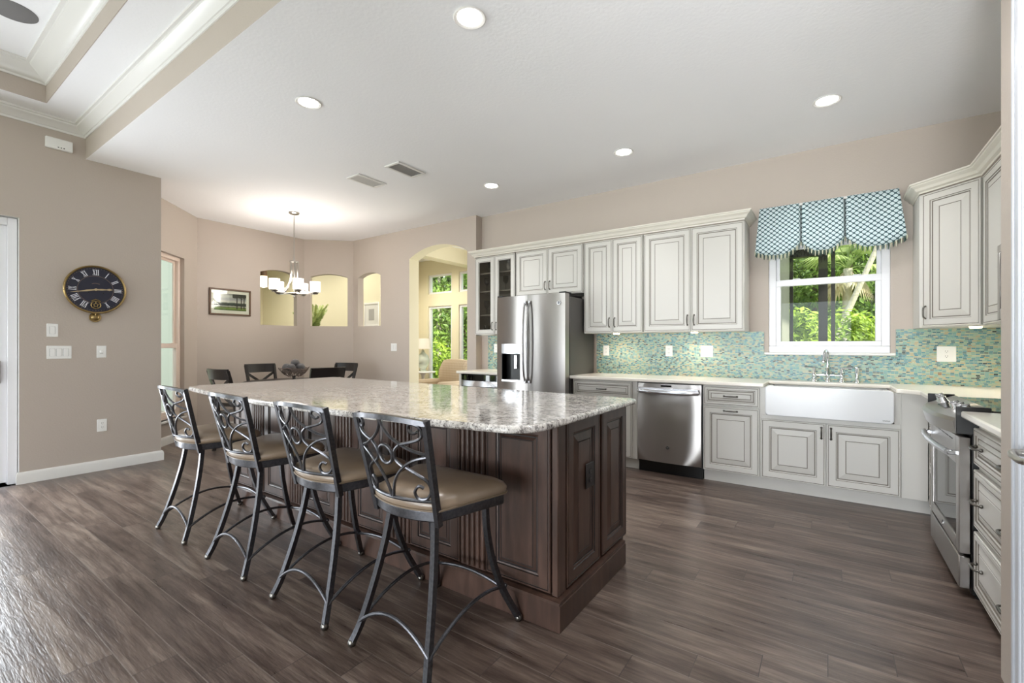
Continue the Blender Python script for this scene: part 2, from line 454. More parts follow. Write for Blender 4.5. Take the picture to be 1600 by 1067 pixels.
M['print'] = landscape_print()

def leafmat(name, a, b, c=None):
    t = NT(name); n = t.noise(t.coords(), 1.7, 3); n2 = t.noise(t.coords(), 11, 2)
    m = t.math('ADD', t.math('MULTIPLY', n, .6), t.math('MULTIPLY', n2, .4))
    col = t.ramp(m, [(.36, lin(*a)), (.62, lin(*b))])
    t.set(Base_Color=col, Roughness=.5); t.b.inputs['Subsurface Weight'].default_value = 0
    tr = t.new('ShaderNodeBsdfTranslucent'); t.link(col, tr.inputs[0])
    ms = t.new('ShaderNodeMixShader'); ms.inputs[0].default_value = .35
    t.link(t.b.outputs[0], ms.inputs[1]); t.link(tr.outputs[0], ms.inputs[2]); t.link(ms.outputs[0], t.n['Material Output'].inputs['Surface'])
    return t.m
M['leaf_lime'] = leafmat('lime_leaf', (104, 134, 30), (172, 194, 66))
M['leaf_green'] = leafmat('green_leaf', (74, 108, 40), (150, 178, 78))
M['leaf_dark'] = leafmat('dark_leaf', (52, 74, 36), (112, 138, 66))
M['leaf_dry'] = leafmat('dry_frond', (150, 132, 100), (206, 192, 156))
M['leaf_palm'] = leafmat('palm_leaf', (96, 122, 62), (188, 200, 128))
M['bark'] = painted('pale_bark', (186, 176, 160), 24, .8, .8, .02)
M['bark_dark'] = painted('brown_bark', (104, 90, 76), 24, .8, .8, .02)
M['lawn'] = painted('lawn_grass', (120, 136, 70), 30, .6, .9, .03)
M['paver'] = painted('lanai_paver', (212, 206, 194), 14, .3, .8)
# ---------------------------------------------------------------- setting
ZC = 3.043            # kitchen ceiling
WY = 5.027            # kitchen wall
AY = 4.898            # arch wall
CX = -5.917           # clock wall
PX = -7.316           # picture wall
RX = 1.20             # range wall
NX = .53              # pantry wall
BY = 1.271            # edge of kitchen ceiling / great-room tray
FY = 7.4              # living room far wall
q = 2**-.5

def wall(p0, p1, z0, z1, T, openings=(), mat=0, mb=None, jamb=None):
    """vertical wall, room face on the line p0->p1, thickness T to the left of travel; openings (s0, s1, za, zb, arch rise)"""
    mb = mb or MB(); p0 = Vector((p0[0], p0[1], 0)); d = Vector((p1[0], p1[1], 0))-p0; L = d.length; d.normalize(); n = Vector((-d.y, d.x, 0))*T
    jm = mat if jamb is None else jamb
    def pt(s_, z, k): return p0+d*s_+n*k+Vector((0, 0, z))
    def quad(a, b, za, zb, zb2=None, za2=None):
        zb2 = zb if zb2 is None else zb2; za2 = za if za2 is None else za2
        for k in (0, 1): mb.add([pt(a, za, k), pt(b, za2, k), pt(b, zb2, k), pt(a, zb, k)], [(0, 1, 2, 3)], mat)
    def cross(a, za, b, zb): mb.add([pt(a, za, 0), pt(b, zb, 0), pt(b, zb, 1), pt(a, za, 1)], [(0, 1, 2, 3)], jm)
    cur = 0
    for (a, b, za, zb, rise) in sorted(openings):
        if a > cur: quad(cur, a, z0, z1)
        if za > z0: quad(a, b, z0, za)
        cross(a, za, b, za); cross(a, za, a, zb); cross(b, za, b, zb)
        N = 18 if rise else 1
        # circular arc of chord (b-a), sagitta rise
        w = (b-a)/2
        if rise: R = (w*w+rise*rise)/(2*rise)
        def top(s_): return zb if not rise else zb-(R-rise)+math.sqrt(max(0, R*R-(s_-(a+b)/2)**2))
        for i in range(N):
            sa = a+(b-a)*i/N; sb = a+(b-a)*(i+1)/N
            quad(sa, sb, top(sa), z1, z1, top(sb)); cross(sa, top(sa), sb, top(sb))
        cur = b
    if cur < L: quad(cur, L, z0, z1)
    for a in (0, L): mb.add([pt(a, z0, 0), pt(a, z1, 0), pt(a, z1, 1), pt(a, z0, 1)], [(0, 1, 2, 3)], mat)
    mb.add([pt(0, z0, 0), pt(L, z0, 0), pt(L, z0, 1), pt(0, z0, 1)], [(0, 1, 2, 3)], mat)
    mb.add([pt(0, z1, 0), pt(L, z1, 0), pt(L, z1, 1), pt(0, z1, 1)], [(0, 1, 2, 3)], mat)
    return mb

b = MB(); b.box(-12.6, 1.35, -5.0, 7.55, -.12, 0); struct(b, 'floor', M['floor'], 'brown wood-look plank tile floor', 'floor')
# kitchen and nook ceiling
b = MB(); b.box(-7.42, 1.35, BY+.001, 5.2, ZC, ZC+.16); struct(b, 'ceiling', M['ceiling'], 'flat white ceiling over kitchen island and breakfast nook', 'ceiling')
# great-room tray ceiling: face, lower tray with crown, raised centre with crown
TZ1, TZ2 = 3.335, 3.60
I1 = (CX, BY); I2 = (-5.556, .938)
b = MB(); b.box(CX-.01, NX+.1, BY, BY+.019, ZC+.001, TZ1+.05); struct(b, 'wall_tray_drop', M['wall'], 'taupe vertical face of the ceiling drop between kitchen and great room', 'wall')
b = MB()
b.box(CX-.1, NX+.1, I2[1]+.006, BY-.001, TZ1, TZ1+.06); b.box(CX-.1, I2[0]-.006, -5, I2[1]+.006, TZ1, TZ1+.06)
struct(b, 'ceiling_tray_border', M['ceiling'], 'white lower border of the tray ceiling at top left', 'ceiling')
b = MB(); b.box(I2[0], NX+.1, I2[1], I2[1]+.06, TZ1+.06, TZ2+.05); b.box(I2[0]-.06, I2[0], -5, I2[1]+.06, TZ1+.06, TZ2+.05)
b.box(I2[0], NX+.1, I2[1], I2[1]+.005, TZ1-.001, TZ1+.06); b.box(I2[0]-.005, I2[0], -5, I2[1]+.005, TZ1-.001, TZ1+.06)
struct(b, 'wall_tray_step', M['wall'], 'taupe vertical step inside the tray ceiling', 'wall')
b = MB(); b.box(I2[0]-.06, NX+.1, -5, I2[1]+.06, TZ2, TZ2+.08); struct(b, 'ceiling_tray_center', M['ceiling'], 'white raised center of the tray ceiling with round speaker', 'ceiling')
def crown_prof(zt, h, p): return [(0, zt-h), (.008, zt-h), (.012, zt-h+.018), (.02, zt-h+.02), (p*.45, zt-h*.52), (p*.8, zt-.03), (p*.84, zt-.018), (p, zt-.014), (p, zt), (0, zt)]
b = MB(); b.sweep([(NX+.1, BY), (CX, BY), (CX, -5)], crown_prof(TZ1, .095, .10)); struct(b, 'trim_1', M['trim'], 'white crown moulding around the lower tray ceiling', 'trim', smooth=30)
b = MB(); b.sweep([(NX+.1, I2[1]), (I2[0], I2[1]), (I2[0], -5)], crown_prof(TZ2, .12, .14)); struct(b, 'trim_2', M['trim'], 'white crown moulding around the raised tray center', 'trim', smooth=30)

# walls
b = wall((RX, WY), (-4.003, WY), 0, ZC, -.16, [(RX-.44, RX+.469, 1.17, 2.235, 0)]); 
struct(b, 'wall_back', M['wall'], 'taupe kitchen wall behind the cabinets and sink window', 'wall')
b = wall((-4.003, AY), (-5.9, AY), 0, ZC, -.2, [(.161, 1.336, 0, 2.58, .148)], jamb=1)
wall((-5.9, AY), (-6.734, AY), 0, ZC, -.11, [(.119, .703, 1.565, 2.395, .062)], mb=b, jamb=0)
struct(b, 'wall_arch', [M['wall'], M['wall2']], 'taupe wall with tall arched doorway and narrow arched opening', 'wall')
b = wall((-6.734, AY), (PX, 4.343), 0, ZC, -.1, [(.806-.711, .806-.107, 1.571, 2.409, .053)])
struct(b, 'wall_nook_diagonal', M['wall'], 'short angled nook wall with one arched opening', 'wall')
b = wall((PX, 4.343), (PX, 2.747), 0, ZC, -.1, [(.125, .726, 1.565, 2.40, .058)])
struct(b, 'wall_nook_left', M['wall'], 'nook wall with framed landscape picture and arched opening', 'wall')
b = wall((PX, 2.747), (PX+1.3*q, 2.747-1.3*q), 0, ZC, -.14, [(.34, 1.12, .30, 2.40, 0)])
struct(b, 'wall_nook_window', M['wall'], 'angled nook wall with tall white window', 'wall')
b = wall((CX-.62, 1.878), (CX-.2, 1.878), 0, ZC, -.1)
struct(b, 'wall_return', M['wall'], 'hidden end of the clock wall facing the nook', 'wall')
b = wall((CX, 1.88), (CX, -5), 0, TZ1+.05, -.2, [(1.88-.829, 1.88+2.9, 0, 2.375, 0)], jamb=1)
struct(b, 'wall_left', [M['wall'], M['trim']], 'taupe wall with round clock and white switches', 'wall')
b = wall((NX, -1.2), (NX, 2.43), 0, TZ1+.05, -.14, [(1.2+1.16, 1.2+2.16, 0, 2.46, 0)], jamb=0)
struct(b, 'wall_pantry', M['wall'], 'textured wall end at right edge with white pantry door', 'wall')
b = MB(); b.box(NX+.13, RX, 2.33, 2.425, 0, ZC); struct(b, 'wall_stub', M['wall'], 'short wall closing the right run of cabinets', 'wall')
b = wall((RX, 2.3), (RX, WY+.1), 0, ZC, -.14); struct(b, 'wall_right', M['wall'], 'right kitchen wall behind the range', 'wall')
# baseboards
def bprof(h): return [(0, 0), (.016, 0), (.016, h-.03), (.012, h-.012), (.005, h), (0, h)]
b = MB(); b.sweep([(CX-.02, .826), (CX, .826), (CX, 1.885), (CX-.42, 1.885)], bprof(.105)[::-1] and [(-o, z) for o, z in bprof(.105)])
struct(b, 'baseboard_left', M['trim'], 'white baseboard under the clock wall', 'baseboard')
b = MB(); b.sweep([(-5.339, AY), (-6.734, AY), (PX, 4.343), (PX, 2.747), (PX+1.26*q, 2.747-1.26*q)], bprof(.105))
struct(b, 'baseboard_nook', M['trim'], 'white baseboard around the breakfast nook', 'baseboard')

# living room and hall beyond
b = MB(); b.box(-7.9, -.6, WY+.1, FY+.2, 3.16, 3.3); b.box(-12.6, -7.9, 3.4, 6.5, 3.7, 3.8); b.box(-7.9, -6.0, 3.4, WY+.12, 3.2, 3.3)
struct(b, 'ceiling_living', M['ceiling'], 'white living room ceiling seen through the arch', 'ceiling')
b = MB(); b.box(-6.25, -6.0, WY+.1, FY, 2.87, 3.16); struct(b, 'trim_3', M['wall2'], 'cream ceiling beam seen through the arch', 'beam')
ops = []
for x0, x1 in ((-7.45, -6.735), (-6.53, -5.81), (-5.5, -4.7), (-4.4, -3.6), (-3.3, -2.5), (-2.2, -1.4)):
    ops.append((x0, x1))
b = MB()
wall((-.6, FY), (-7.9, FY), 0, 2.26, -.15, [(-.6-x1, -.6-x0, .45, 2.12, 0) for x0, x1 in ops], mb=b)
wall((-.6, FY), (-7.9, FY), 2.26, 3.2, -.15, [(-.6-x1, -.6-x0, 2.395, 2.83, 0) for x0, x1 in ops], mb=b)
struct(b, 'wall_living_far', M['wall2'], 'cream living room wall with stacked windows beyond the arch', 'wall')
b = MB(); b.box(-7.9, -7.75, 6.3, FY, 0, 3.2); struct(b, 'wall_living_left', M['wall2'], 'cream living room side wall beside the table lamp', 'wall')
b = MB(); b.box(-12.6, -7.9, 6.302, 6.45, 0, 3.75); struct(b, 'wall_hall_far', M['wall2'], 'cream hall wall seen through the nook openings', 'wall')
b = MB(); b.box(-12.75, -12.6, 3.3, 6.45, 0, 3.75); struct(b, 'wall_hall_left', M['wall2'], 'far end wall of the hall', 'wall')
b = MB(); b.box(-12.6, PX-.1, 3.32, 3.42, 0, 3.75); struct(b, 'wall_hall_near', [M['lanai_green']], 'pale stucco house wall seen through the nook window', 'wall')
b = MB(); b.box(-.6, -.44, WY+.16, FY, -.1, 3.2); struct(b, 'wall_lanai', M['lanai'], 'pale stucco outside wall seen through the sink window', 'wall')

# windows
def sash_window(name, label, p0, d, n, L, z0, z1, rail, mats, fw=.045, blind=False, prefix='window'):
    """window in local frame: origin p0, along d, outward normal n (away from room)"""
    Mx = Matrix(((d[0], n[0], 0, p0[0]), (d[1], n[1], 0, p0[1]), (0, 0, 1, 0), (0, 0, 0, 1)))
    r = thing(name, label, 'window'); r['kind'] = 'structure'
    f = MB()
    for a, b_, c, e in ((0, L, z0, z0+fw), (0, L, z1-fw, z1), (0, fw, z0+fw, z1-fw), (L-fw, L, z0+fw, z1-fw)):
        f.box(a, b_, .0, .07, c, e, 0, .004, Mx)
    f.build('window_frame', mats[0], r)
    if rail:
        u = MB(); u.box(fw, L-fw, .035, .065, rail-.02, rail+.025, 0, .003, Mx)
        for a, b_, c, e in ((fw, fw+.03, rail+.025, z1-fw-.03), (L-fw-.03, L-fw, rail+.025, z1-fw-.03), (fw, L-fw, z1-fw-.03, z1-fw)): u.box(a, b_, .04, .06, c, e, 0, .003, Mx)
        u.build('upper_sash', mats[0], r)
        l = MB(); w = fw+.04
        for a, b_, c, e in ((fw, L-fw, rail-.03, rail+.03), (fw, L-fw, z0+fw, z0+fw+.045), (fw, fw+.04, z0+fw+.045, rail-.03), (L-fw-.04, L-fw, z0+fw+.045, rail-.03)): l.box(a, b_, .005, .035, c, e, 0, .003, Mx)
        l.box(L*.25-.03, L*.25+.03, -.004, .012, rail+.028, rail+.036, 0, .002, Mx); l.box(L*.75-.03, L*.75+.03, -.004, .012, rail+.028, rail+.036, 0, .002, Mx)
        l.build('lower_sash', mats[0], r)
    g = MB(); g.box(fw*.5, L-fw*.5, .045, .049, z0+fw*.5, z1-fw*.5, 0, 0, Mx); g.build('pane', M['pane'], r)
    return r
sw = sash_window('window_1', 'white single-hung window above the farmhouse sink', (-.469, WY+.02), (1, 0), (0, 1), .909, 1.17, 2.235, 1.83, [M['vinyl']], .06)
s = MB(); s.box(-.505, .472, WY-.03, WY+.03, 1.147, 1.172, 0, .005); s.build('window_sill', M['trim'], sw)
nw = sash_window('window_2', 'tall almond-framed window in the angled nook wall', (PX+.34*q-.05*q, 2.747-.34*q-.05*q), (q, -q), (-q, -q), .78, .30, 2.40, 1.235, [M['vinyl_warm']], .05)
s = MB(); s.add([], []); Mx = Matrix(((q, -q, 0, PX), (-q, -q, 0, 2.747), (0, 0, 1, 0), (0, 0, 0, 1)))
s.box(.32, 1.14, -.03, .1, .275, .30, 0, .004, Mx); s.build('window_sill', M['trim'], nw)
k = 3
for x0, x1 in ops:
    sash_window('window_%d' % k, 'tall living room window, pane %d from the table lamp' % (k-2), (x0, FY+.03), (1, 0), (0, 1), x1-x0, .45, 2.12, 0, [M['vinyl']], .05); k += 1
for i, (x0, x1) in enumerate(ops):
    sash_window('window_%d' % k, 'transom window above living room window %d from the lamp' % (i+1), (x0, FY+.03), (1, 0), (0, 1), x1-x0, 2.395, 2.83, 0, [M['vinyl']], .045); k += 1

# sliding glass door on the left
r = thing('door_1', 'white framed sliding glass door at the left edge', 'door'); r['kind'] = 'structure'
f = MB(); y1 = .829-.004
f.box(CX-.17, CX-.05, y1-.06, y1, 0, 2.37, 0, .004); f.box(CX-.17, CX-.05, -2.89, y1-.06, 2.30, 2.37, 0, .004); f.box(CX-.17, CX-.05, -2.89, -2.83, 0, 2.30, 0, .004)
f.build('door_frame', M['vinyl'], r)
for j, (ya, yb, xo) in enumerate(((-.42, .765, -.10), (-1.65, -.40, -.14), (-2.83, -1.63, -.10))):
    p = MB(); x = CX+xo
    for a, b_, c, e in ((ya, ya+.1, .02, 2.30), (yb-.1, yb, .02, 2.30), (ya+.1, yb-.1, .02, .14), (ya+.1, yb-.1, 2.2, 2.30)): p.box(x-.018, x+.018, a, b_, c, e, 0, .003)
    pn = p.build('door_panel', M['vinyl'], r)
    g = MB(); g.box(x-.003, x+.003, ya+.09, yb-.09, .13, 2.21); g.build('pane', M['pane'], pn)
    if j == 0:
        h = MB(); h.box(x+.018, x+.03, yb-.072, yb-.035, .90, 1.10, 0, .004)
        h.tube([(x+.03, yb-.053, .93), (x+.055, yb-.053, .95), (x+.055, yb-.053, 1.05), (x+.03, yb-.053, 1.07)], .009, 8)
        h.build('door_handle', M['nickel'], pn)
# pantry door on the right
r = thing('door_2', 'white pantry door with satin lever handle at right edge', 'door'); r['kind'] = 'structure'
f = MB(); y0, y1 = 1.16, 2.16
def casing(mb, x, ya, yb, zt, w=.085, sx=-1):
    for a, b_, t_ in ((0, w, .012), (.012, w*.55, .018), (w*.7, w-.006, .02)):
        mb.box(min(x, x+sx*t_), max(x, x+sx*t_), yb-.01+a, yb-.01+b_, 0, zt-.01+b_, 0, .003)
        mb.box(min(x, x+sx*t_), max(x, x+sx*t_), ya+.01-b_, ya+.01-a, 0, zt-.01+b_, 0, .003)
        mb.box(min(x, x+sx*t_), max(x, x+sx*t_), ya, yb, zt-.01+a, zt-.01+b_, 0, .003)
casing(f, NX-.001, y0, y1, 2.46)
f.build('door_casing', M['casing'], r)
p = MB(); p.box(NX+.02, NX+.06, y0+.004, y1-.004, .01, 2.45, 0, .003)
Md = Matrix.Translation((NX+.012, y1-.02, 0)) @ Matrix.Rotation(-PI/2, 4, 'Z')
for za, zb in ((.2, 1.0), (1.15, 2.33)):
    for xa, xb in ((.1, .46), (.52, .86)): p.door(xa, xb, za, zb, 0, .012, .02, .03, 0, 0, M=Md)
p.build('door_leaf', M['casing'], r)
h = MB(); ly = 2.095
Ml = Matrix.Translation((NX+.02, ly, .895)) @ Matrix.Rotation(-PI/2, 4, 'Y')
h.lathe([(0, 0), (.032, 0), (.032, .006), (.026, .012), (.012, .014), (.012, .05), (0, .05)], 20, (0, 0, 0), 0, Ml)
h.tube(catmull([(NX-.028, ly, .895), (NX-.048, ly-.006, .895), (NX-.054, ly-.04, .888), (NX-.05, ly-.09, .884), (NX-.044, ly-.12, .890)], 5), [.011]*10+[.010]*11, 10)
h.build('door_handle', M['nickel'], r)

# great room glass wall behind the camera: mullions only where glazing bars stand
b = MB()
for x in (-5.9, -3.55, -1.35, .6): b.box(x-.09, x+.09, -5.0, -4.85, 0, TZ1)
b.box(-5.9, .6, -5.0, -4.85, 2.45, TZ1)
struct(b, 'wall_front', M['wall'], 'posts of the great room glass wall', 'wall')
b = MB(); b.box(.6, .75, -5.0, -1.2, 0, TZ1+.05); b.box(.53, .6, -1.34, -1.2, 0, TZ1+.05); struct(b, 'wall_great_room', M['wall'], 'great room side wall', 'wall')
# ---------------------------------------------------------------- cabinets
CM = [M['cream'], M['glaze']]
def pull(parent, c, L=.1, vert=True, face=0, mat='pull'):
    """small arched cabinet pull on the plane y=face, centre (x,z)"""
    m = MB(); x, z = c; pts = []
    for i in range(13):
        t = -1+2*i/12; a = t*L/2; o = -.004-.024*(1-t**4)**.5
        pts.append((x, face+o, z+a) if vert else (x+a, face+o, z))
    m.tube(pts, [.0065-.002*abs(-1+2*i/12) for i in range(13)], 8)
    for e in (-1, 1):
        p = (x, face-.004, z+e*L/2) if vert else (x+e*L/2, face-.004, z)
        m.ball(p, .009, 8)
    return m.build('handle', M[mat], parent)
def upper(name, label, x0, x1, z0, z1, glazed=False, loc=None, rz=0, depth=.336, doors=2, hside=1, hz=None, group='upper cabinets'):
    w = x1-x0
    r = thing(name, label, 'cabinet', loc or (x0, 4.677, 0), rz, group)
    g = .003; dw = (w-.012-g*(doors-1))/doors
    bd = MB()
    if glazed:
        for a, b_, c, e in ((0, .02, z0, z1), (w-.02, w, z0, z1)): bd.box(a, b_, .021, depth, c, e)
        bd.box(0, w, .021, depth, z0, z0+.02); bd.box(0, w, .021, depth, z1-.02, z1)
        bd.box(w/2-.03, w/2+.03, .021, .045, z0, z1)
        bd.box(.0, .05, .021, .04, z0, z1); bd.box(w-.05, w, .021, .04, z0, z1)
        bd.build('body', M['cream'], r)
        bk = MB(); bk.box(.02, w-.02, depth-.012, depth, z0+.02, z1-.02); bk.build('back_panel', M['cream'], r)
        for k in range(3):
            zs = z0+(z1-z0)*(k+.9)/3.75
            if k == 2: zs = 2.185
            if k == 1: zs = 1.945
            if k == 0: zs = 1.635
            sh = MB(); sh.box(.021, w-.021, .05, depth-.013, zs-.009, zs+.009, 0, .002); sh.build('shelf', M['cream'], r)
    else:
        bd.box(0, w, .021, depth, z0, z1, 0, .002); bd.build('body', M['cream'], r)
    for i in range(doors):
        xa = .006+i*(dw+g); xb = xa+dw
        d = MB(); d.door(xa, xb, z0+.008, z1-.008, 0, .02, .055, .04, hole=glazed)
        do = d.build('door', CM, r, smooth=0)
        if glazed:
            p = MB(); p.box(xa+.05, xb-.05, .009, .012, z0+.058, z1-.058); p.build('glass_pane', M['cabglass'], do)
        if doors == 2: hx = xb-.03 if i == 0 else xa+.03
        else: hx = xb-.03 if hside > 0 else xa+.03
        pull(do, (hx, (hz or z0+.115)), .095, True, 0)
    return r
ZB, ZT = 1.372, 2.397
upper('glass_front_cabinet', 'cream upper cabinet with two glass doors above the left counter', -3.845, -3.198, ZB, ZT, True)
upper('over_fridge_cabinet', 'short cream two-door cabinet above the stainless refrigerator', -3.192, -2.272, 1.835, ZT)
upper('upper_cabinet', 'narrower cream two-door upper cabinet just right of the refrigerator', -2.262, -1.586, ZB, ZT)
upper('upper_cabinet', 'wider cream two-door upper cabinet beside the sink window valance', -1.58, -.633, ZB, ZT)
# diagonal corner cabinet
r = thing('corner_cabinet', 'cream diagonal corner upper cabinet right of the sink window', 'cabinet', (0, 0, 0), 0, 'upper cabinets')
A_ = Vector((.583, 4.677, 0)); B_ = Vector((.87, 4.39, 0))
m = MB(); m.prism([(.583, WY-.014), (.583, 4.677+.02), (.583+.014, 4.677+.014), (.87+.014, 4.39+.014), (RX-.014, 4.404), (RX-.014, WY-.014)], ZB, ZT); m.build('body', M['cream'], r, smooth=0)
Mc = Matrix.Translation(A_) @ Matrix.Rotation(-PI/4, 4, 'Z'); wd = (B_-A_).length
d = MB(); d.door(.015, wd-.012, ZB+.008, ZT-.008, 0, .02, .055, .045, M=Mc); do = d.build('door', CM, r, smooth=0)
h = MB()
pts = [Mc @ Vector((.045, -.004-.024*max(0, (1-(-1+i/6)**4))**.5, ZB+.115+(-1+i/6)*.0475)) for i in range(13)]
h.tube(pts, .006, 8); h.build('handle', M['pull'], do)
upper('upper_cabinet', 'cream single-door upper cabinet between corner cabinet and microwave', 0, .525, ZB, ZT, loc=(.87, 4.385, 0), rz=-PI/2, depth=.318, doors=1, hside=1)
upper('upper_cabinet', 'cream two-door cabinet above the microwave, mostly behind the wall end', 0, .76, 1.83, ZT, loc=(.87, 3.855, 0), rz=-PI/2, depth=.318)
# crown on cabinets
cp = [(0, 2.3985), (.004, 2.3985), (.006, 2.41), (.022, 2.418), (.032, 2.438), (.054, 2.455), (.056, 2.463), (.064, 2.466), (.064, 2.478), (0, 2.478)]
m = MB(); m.sweep([(-.633, WY-.004), (-.633, 4.672), (-3.845, 4.672), (-3.845, AY-.02)], cp)
o = m.build('cabinet_crown', M['crown'], smooth=25); tag(o, 'cream crown moulding along the long upper cabinet run', 'moulding')
m = MB(); m.sweep([(.583, WY-.004), (.583, 4.672), (.867, 4.388), (.867, 3.1)], [(-o, z) for o, z in cp][::-1])
o = m.build('cabinet_crown', M['crown'], smooth=25); tag(o, 'cream crown moulding over the right corner cabinets', 'moulding')

# base cabinets along the sink wall
BF = 4.405
def base_body(r, w, toe0=True, depth=.60, z1=.882, mat='cream', zt=.105):
    m = MB(); m.box(0, w, .021, depth, zt, z1, 0, .002); m.build('body', M[mat], r)
    t = MB(); t.box(0, w, .075, depth, 0, zt); t.build('toe_kick', M[mat], r)
r = thing('base_cabinet', 'cream base cabinet with top drawer between refrigerator and dishwasher', 'cabinet', (-2.268, BF, 0), 0, 'base cabinets')
base_body(r, .716)
d = MB(); d.door(.012, .664, .70, .87, 0, .02, .03, .014); do = d.build('drawer', CM, r, smooth=0); pull(do, (.338, .787), .1, False, .008)
for xa, xb, hx in ((.012, .335, .305), (.341, .664, .37)):
    d = MB(); d.door(xa, xb, .115, .69, 0, .02, .055, .03); do = d.build('door', CM, r, smooth=0); pull(do, (hx, .6), .095)
r = thing('pullout_cabinet', 'cream base cabinet with drawer over horizontal-pull door right of dishwasher', 'cabinet', (-.94, BF, 0), 0, 'base cabinets')
base_body(r, .466)
d = MB(); d.door(.008, .458, .70, .872, 0, .02, .03, .016); do = d.build('drawer', CM, r, smooth=0); pull(do, (.233, .785), .105, False, .006)
d = MB(); d.door(.008, .458, .112, .688, 0, .02, .055, .04); do = d.build('door', CM, r, smooth=0); pull(do, (.233, .655), .105, False, 0)
r = thing('sink_cabinet', 'cream two-door cabinet under the farmhouse sink', 'cabinet', (-.474, BF, 0), 0, 'base cabinets')
m = MB(); m.box(0, .921, .021, .60, .105, .648, 0, .002); m.box(0, .04, .021, .60, .648, .882); m.box(.882, .921, .021, .6, .648, .882); m.build('body', M['cream'], r)
m = MB(); m.box(0, .921, .075, .6, 0, .105); m.build('toe_kick', M['cream'], r)
for xa, xb, hx in ((.006, .461, .432), (.466, .918, .495)):
    d = MB(); d.door(xa, xb, .112, .612, 0, .02, .06, .045); do = d.build('door', CM, r, smooth=0); pull(do, (hx, .535), .085)
r = thing('corner_base_panel', 'plain cream corner panel between sink cabinet and range', 'cabinet', (0, 0, 0), 0, 'base cabinets')
m = MB(); m.box(.447, .597, BF+.012, BF+.03, .105, .882, 0, .002); m.build('filler_panel', M['cream'], r)
m = MB(); m.box(.447, .62, BF+.075, BF+.09, 0, .105); m.build('toe_kick', M['cream'], r)
RF = .578   # drawer fronts on the right run face -x
r = thing('corner_drawer_cabinet', 'narrow cream drawer cabinet left of the range, in the corner', 'cabinet', (RF, 4.40, 0), -PI/2, 'base cabinets')
m = MB(); m.box(0, .543, .021, .6, .105, .882, 0, .002); m.build('body', M['cream'], r)
m = MB(); m.box(0, .543, .075, .6, 0, .105); m.build('toe_kick', M['cream'], r)
for za, zb in ((.70, .87), (.40, .69), (.112, .39)):
    d = MB(); d.door(.16, .535, za, zb, 0, .02, .03, .014); do = d.build('drawer', CM, r, smooth=0); pull(do, (.45, (za+zb)/2), .1, False, .006)
r = thing('drawer_cabinet', 'cream three-drawer base cabinet right of the range at the right edge', 'cabinet', (RF, 3.082, 0), -PI/2, 'base cabinets')
m = MB(); m.box(0, .645, .021, .6, .105, .882, 0, .002); m.build('body', M['cream'], r)
m = MB(); m.box(0, .645, .09, .6, 0, .105); m.build('toe_kick', M['cream'], r)
for za, zb, ph in ((.665, .838, .755), (.365, .638, .50), (.055, .34, .20)):
    d = MB(); d.door(.006, .64, za, zb, 0, .02, .032, .016 if za > .6 else .03); do = d.build('drawer', CM, r, smooth=0)
    pull(do, (.11, ph), .1, False, 0); pull(do, (.535, ph), .1, False, 0)

# quartz tops
def slab(poly, z0, z1, name, label, mat, bev=.008):
    m = MB(); m.prism(poly, z0, z1); o = m.build(name, mat, bevel=bev, smooth=40); return tag(o, label, 'countertop')
arc = [(.41+.125*math.sin(a), 4.25+.125*math.cos(a)) for a in [PI/2*i/8 for i in range(9)]]
slab([(-2.285, WY-.004), (-2.285, 4.372), (-.445, 4.372), (-.445, 4.80), (.415, 4.80), (.415, 4.375)]+arc[1:]+[(.535, 3.857), (RX-.004, 3.857), (RX-.004, WY-.004)], .882, .914, 'quartz_countertop', 'long cream quartz countertop wrapping around the farmhouse sink', M['quartz'])
slab([(.535, 2.435), (RX-.004, 2.435), (RX-.004, 3.083), (.535, 3.083)], .882, .914, 'quartz_countertop', 'short cream quartz countertop right of the range', M['quartz'])
slab([(-3.905, WY-.004), (-3.905, 4.372), (-3.20, 4.372), (-3.20, WY-.004)], .882, .914, 'quartz_countertop', 'small cream quartz countertop left of the refrigerator', M['quartz'])
m = MB()
m.box(-3.885, -3.19, WY-.012, WY-.001, .914, 1.372); m.box(-2.255, -.507, WY-.012, WY-.001, .914, 1.372); m.box(-.507, .474, WY-.012, WY-.001, .914, 1.146); m.box(.474, RX-.001, WY-.012, WY-.001, .914, 1.372)
m.box(RX-.012, RX-.001, 2.44, WY-.012, .914, 1.372)
tag(m.build('tile_backsplash', M['mosaic'], smooth=0), 'aqua and green glass mosaic tile backsplash', 'backsplash', kind='structure')

# left counter: wine cooler and its side panel
r = thing('base_cabinet', 'cream end panel and frame around the beverage cooler left of refrigerator', 'cabinet', (-3.88, BF, 0), 0, 'base cabinets')
m = MB(); m.box(0, .035, 0, .6, 0, .882, 0, .002); m.build('end_panel', M['cream'], r)
r = thing('beverage_cooler', 'undercounter beverage cooler with curved stainless handle left of refrigerator', 'cooler', (-3.84, BF, 0))
m = MB(); m.box(0, .60, .03, .58, .02, .875); m.build('body', M['black'], r)
def bow(mb, x0, x1, z0, z1, b0, b1, y=0, t=.02, mat=0, n=14):
    """slab whose front bows towards -y; b0 bow at bottom, b1 at top"""
    vs_ = []; L = n+1
    for i in range(L):
        u = i/n; k = 1-(2*u-1)**2; x = x0+(x1-x0)*u
        vs_ += [(x, y-b0*k, z0), (x, y-b1*k, z1), (x, y+t, z1), (x, y+t, z0)]
    F = []
    for i in range(n):
        for k in range(4): F.append((i*4+k, (i+1)*4+k, (i+1)*4+(k+1) % 4, i*4+(k+1) % 4))
    F += [(0, 1, 2, 3), tuple(n*4+k for k in range(4))[::-1]]
    mb.add(vs_, F, mat); return mb
m = MB(); bow(m, .0, .60, .80, .872, .02, .02); m.build('control_band', M['blackglass'], r)
m = MB(); bow(m, .0, .60, .73, .797, .045, .02); m.build('handle', M['steel_bright'], r)
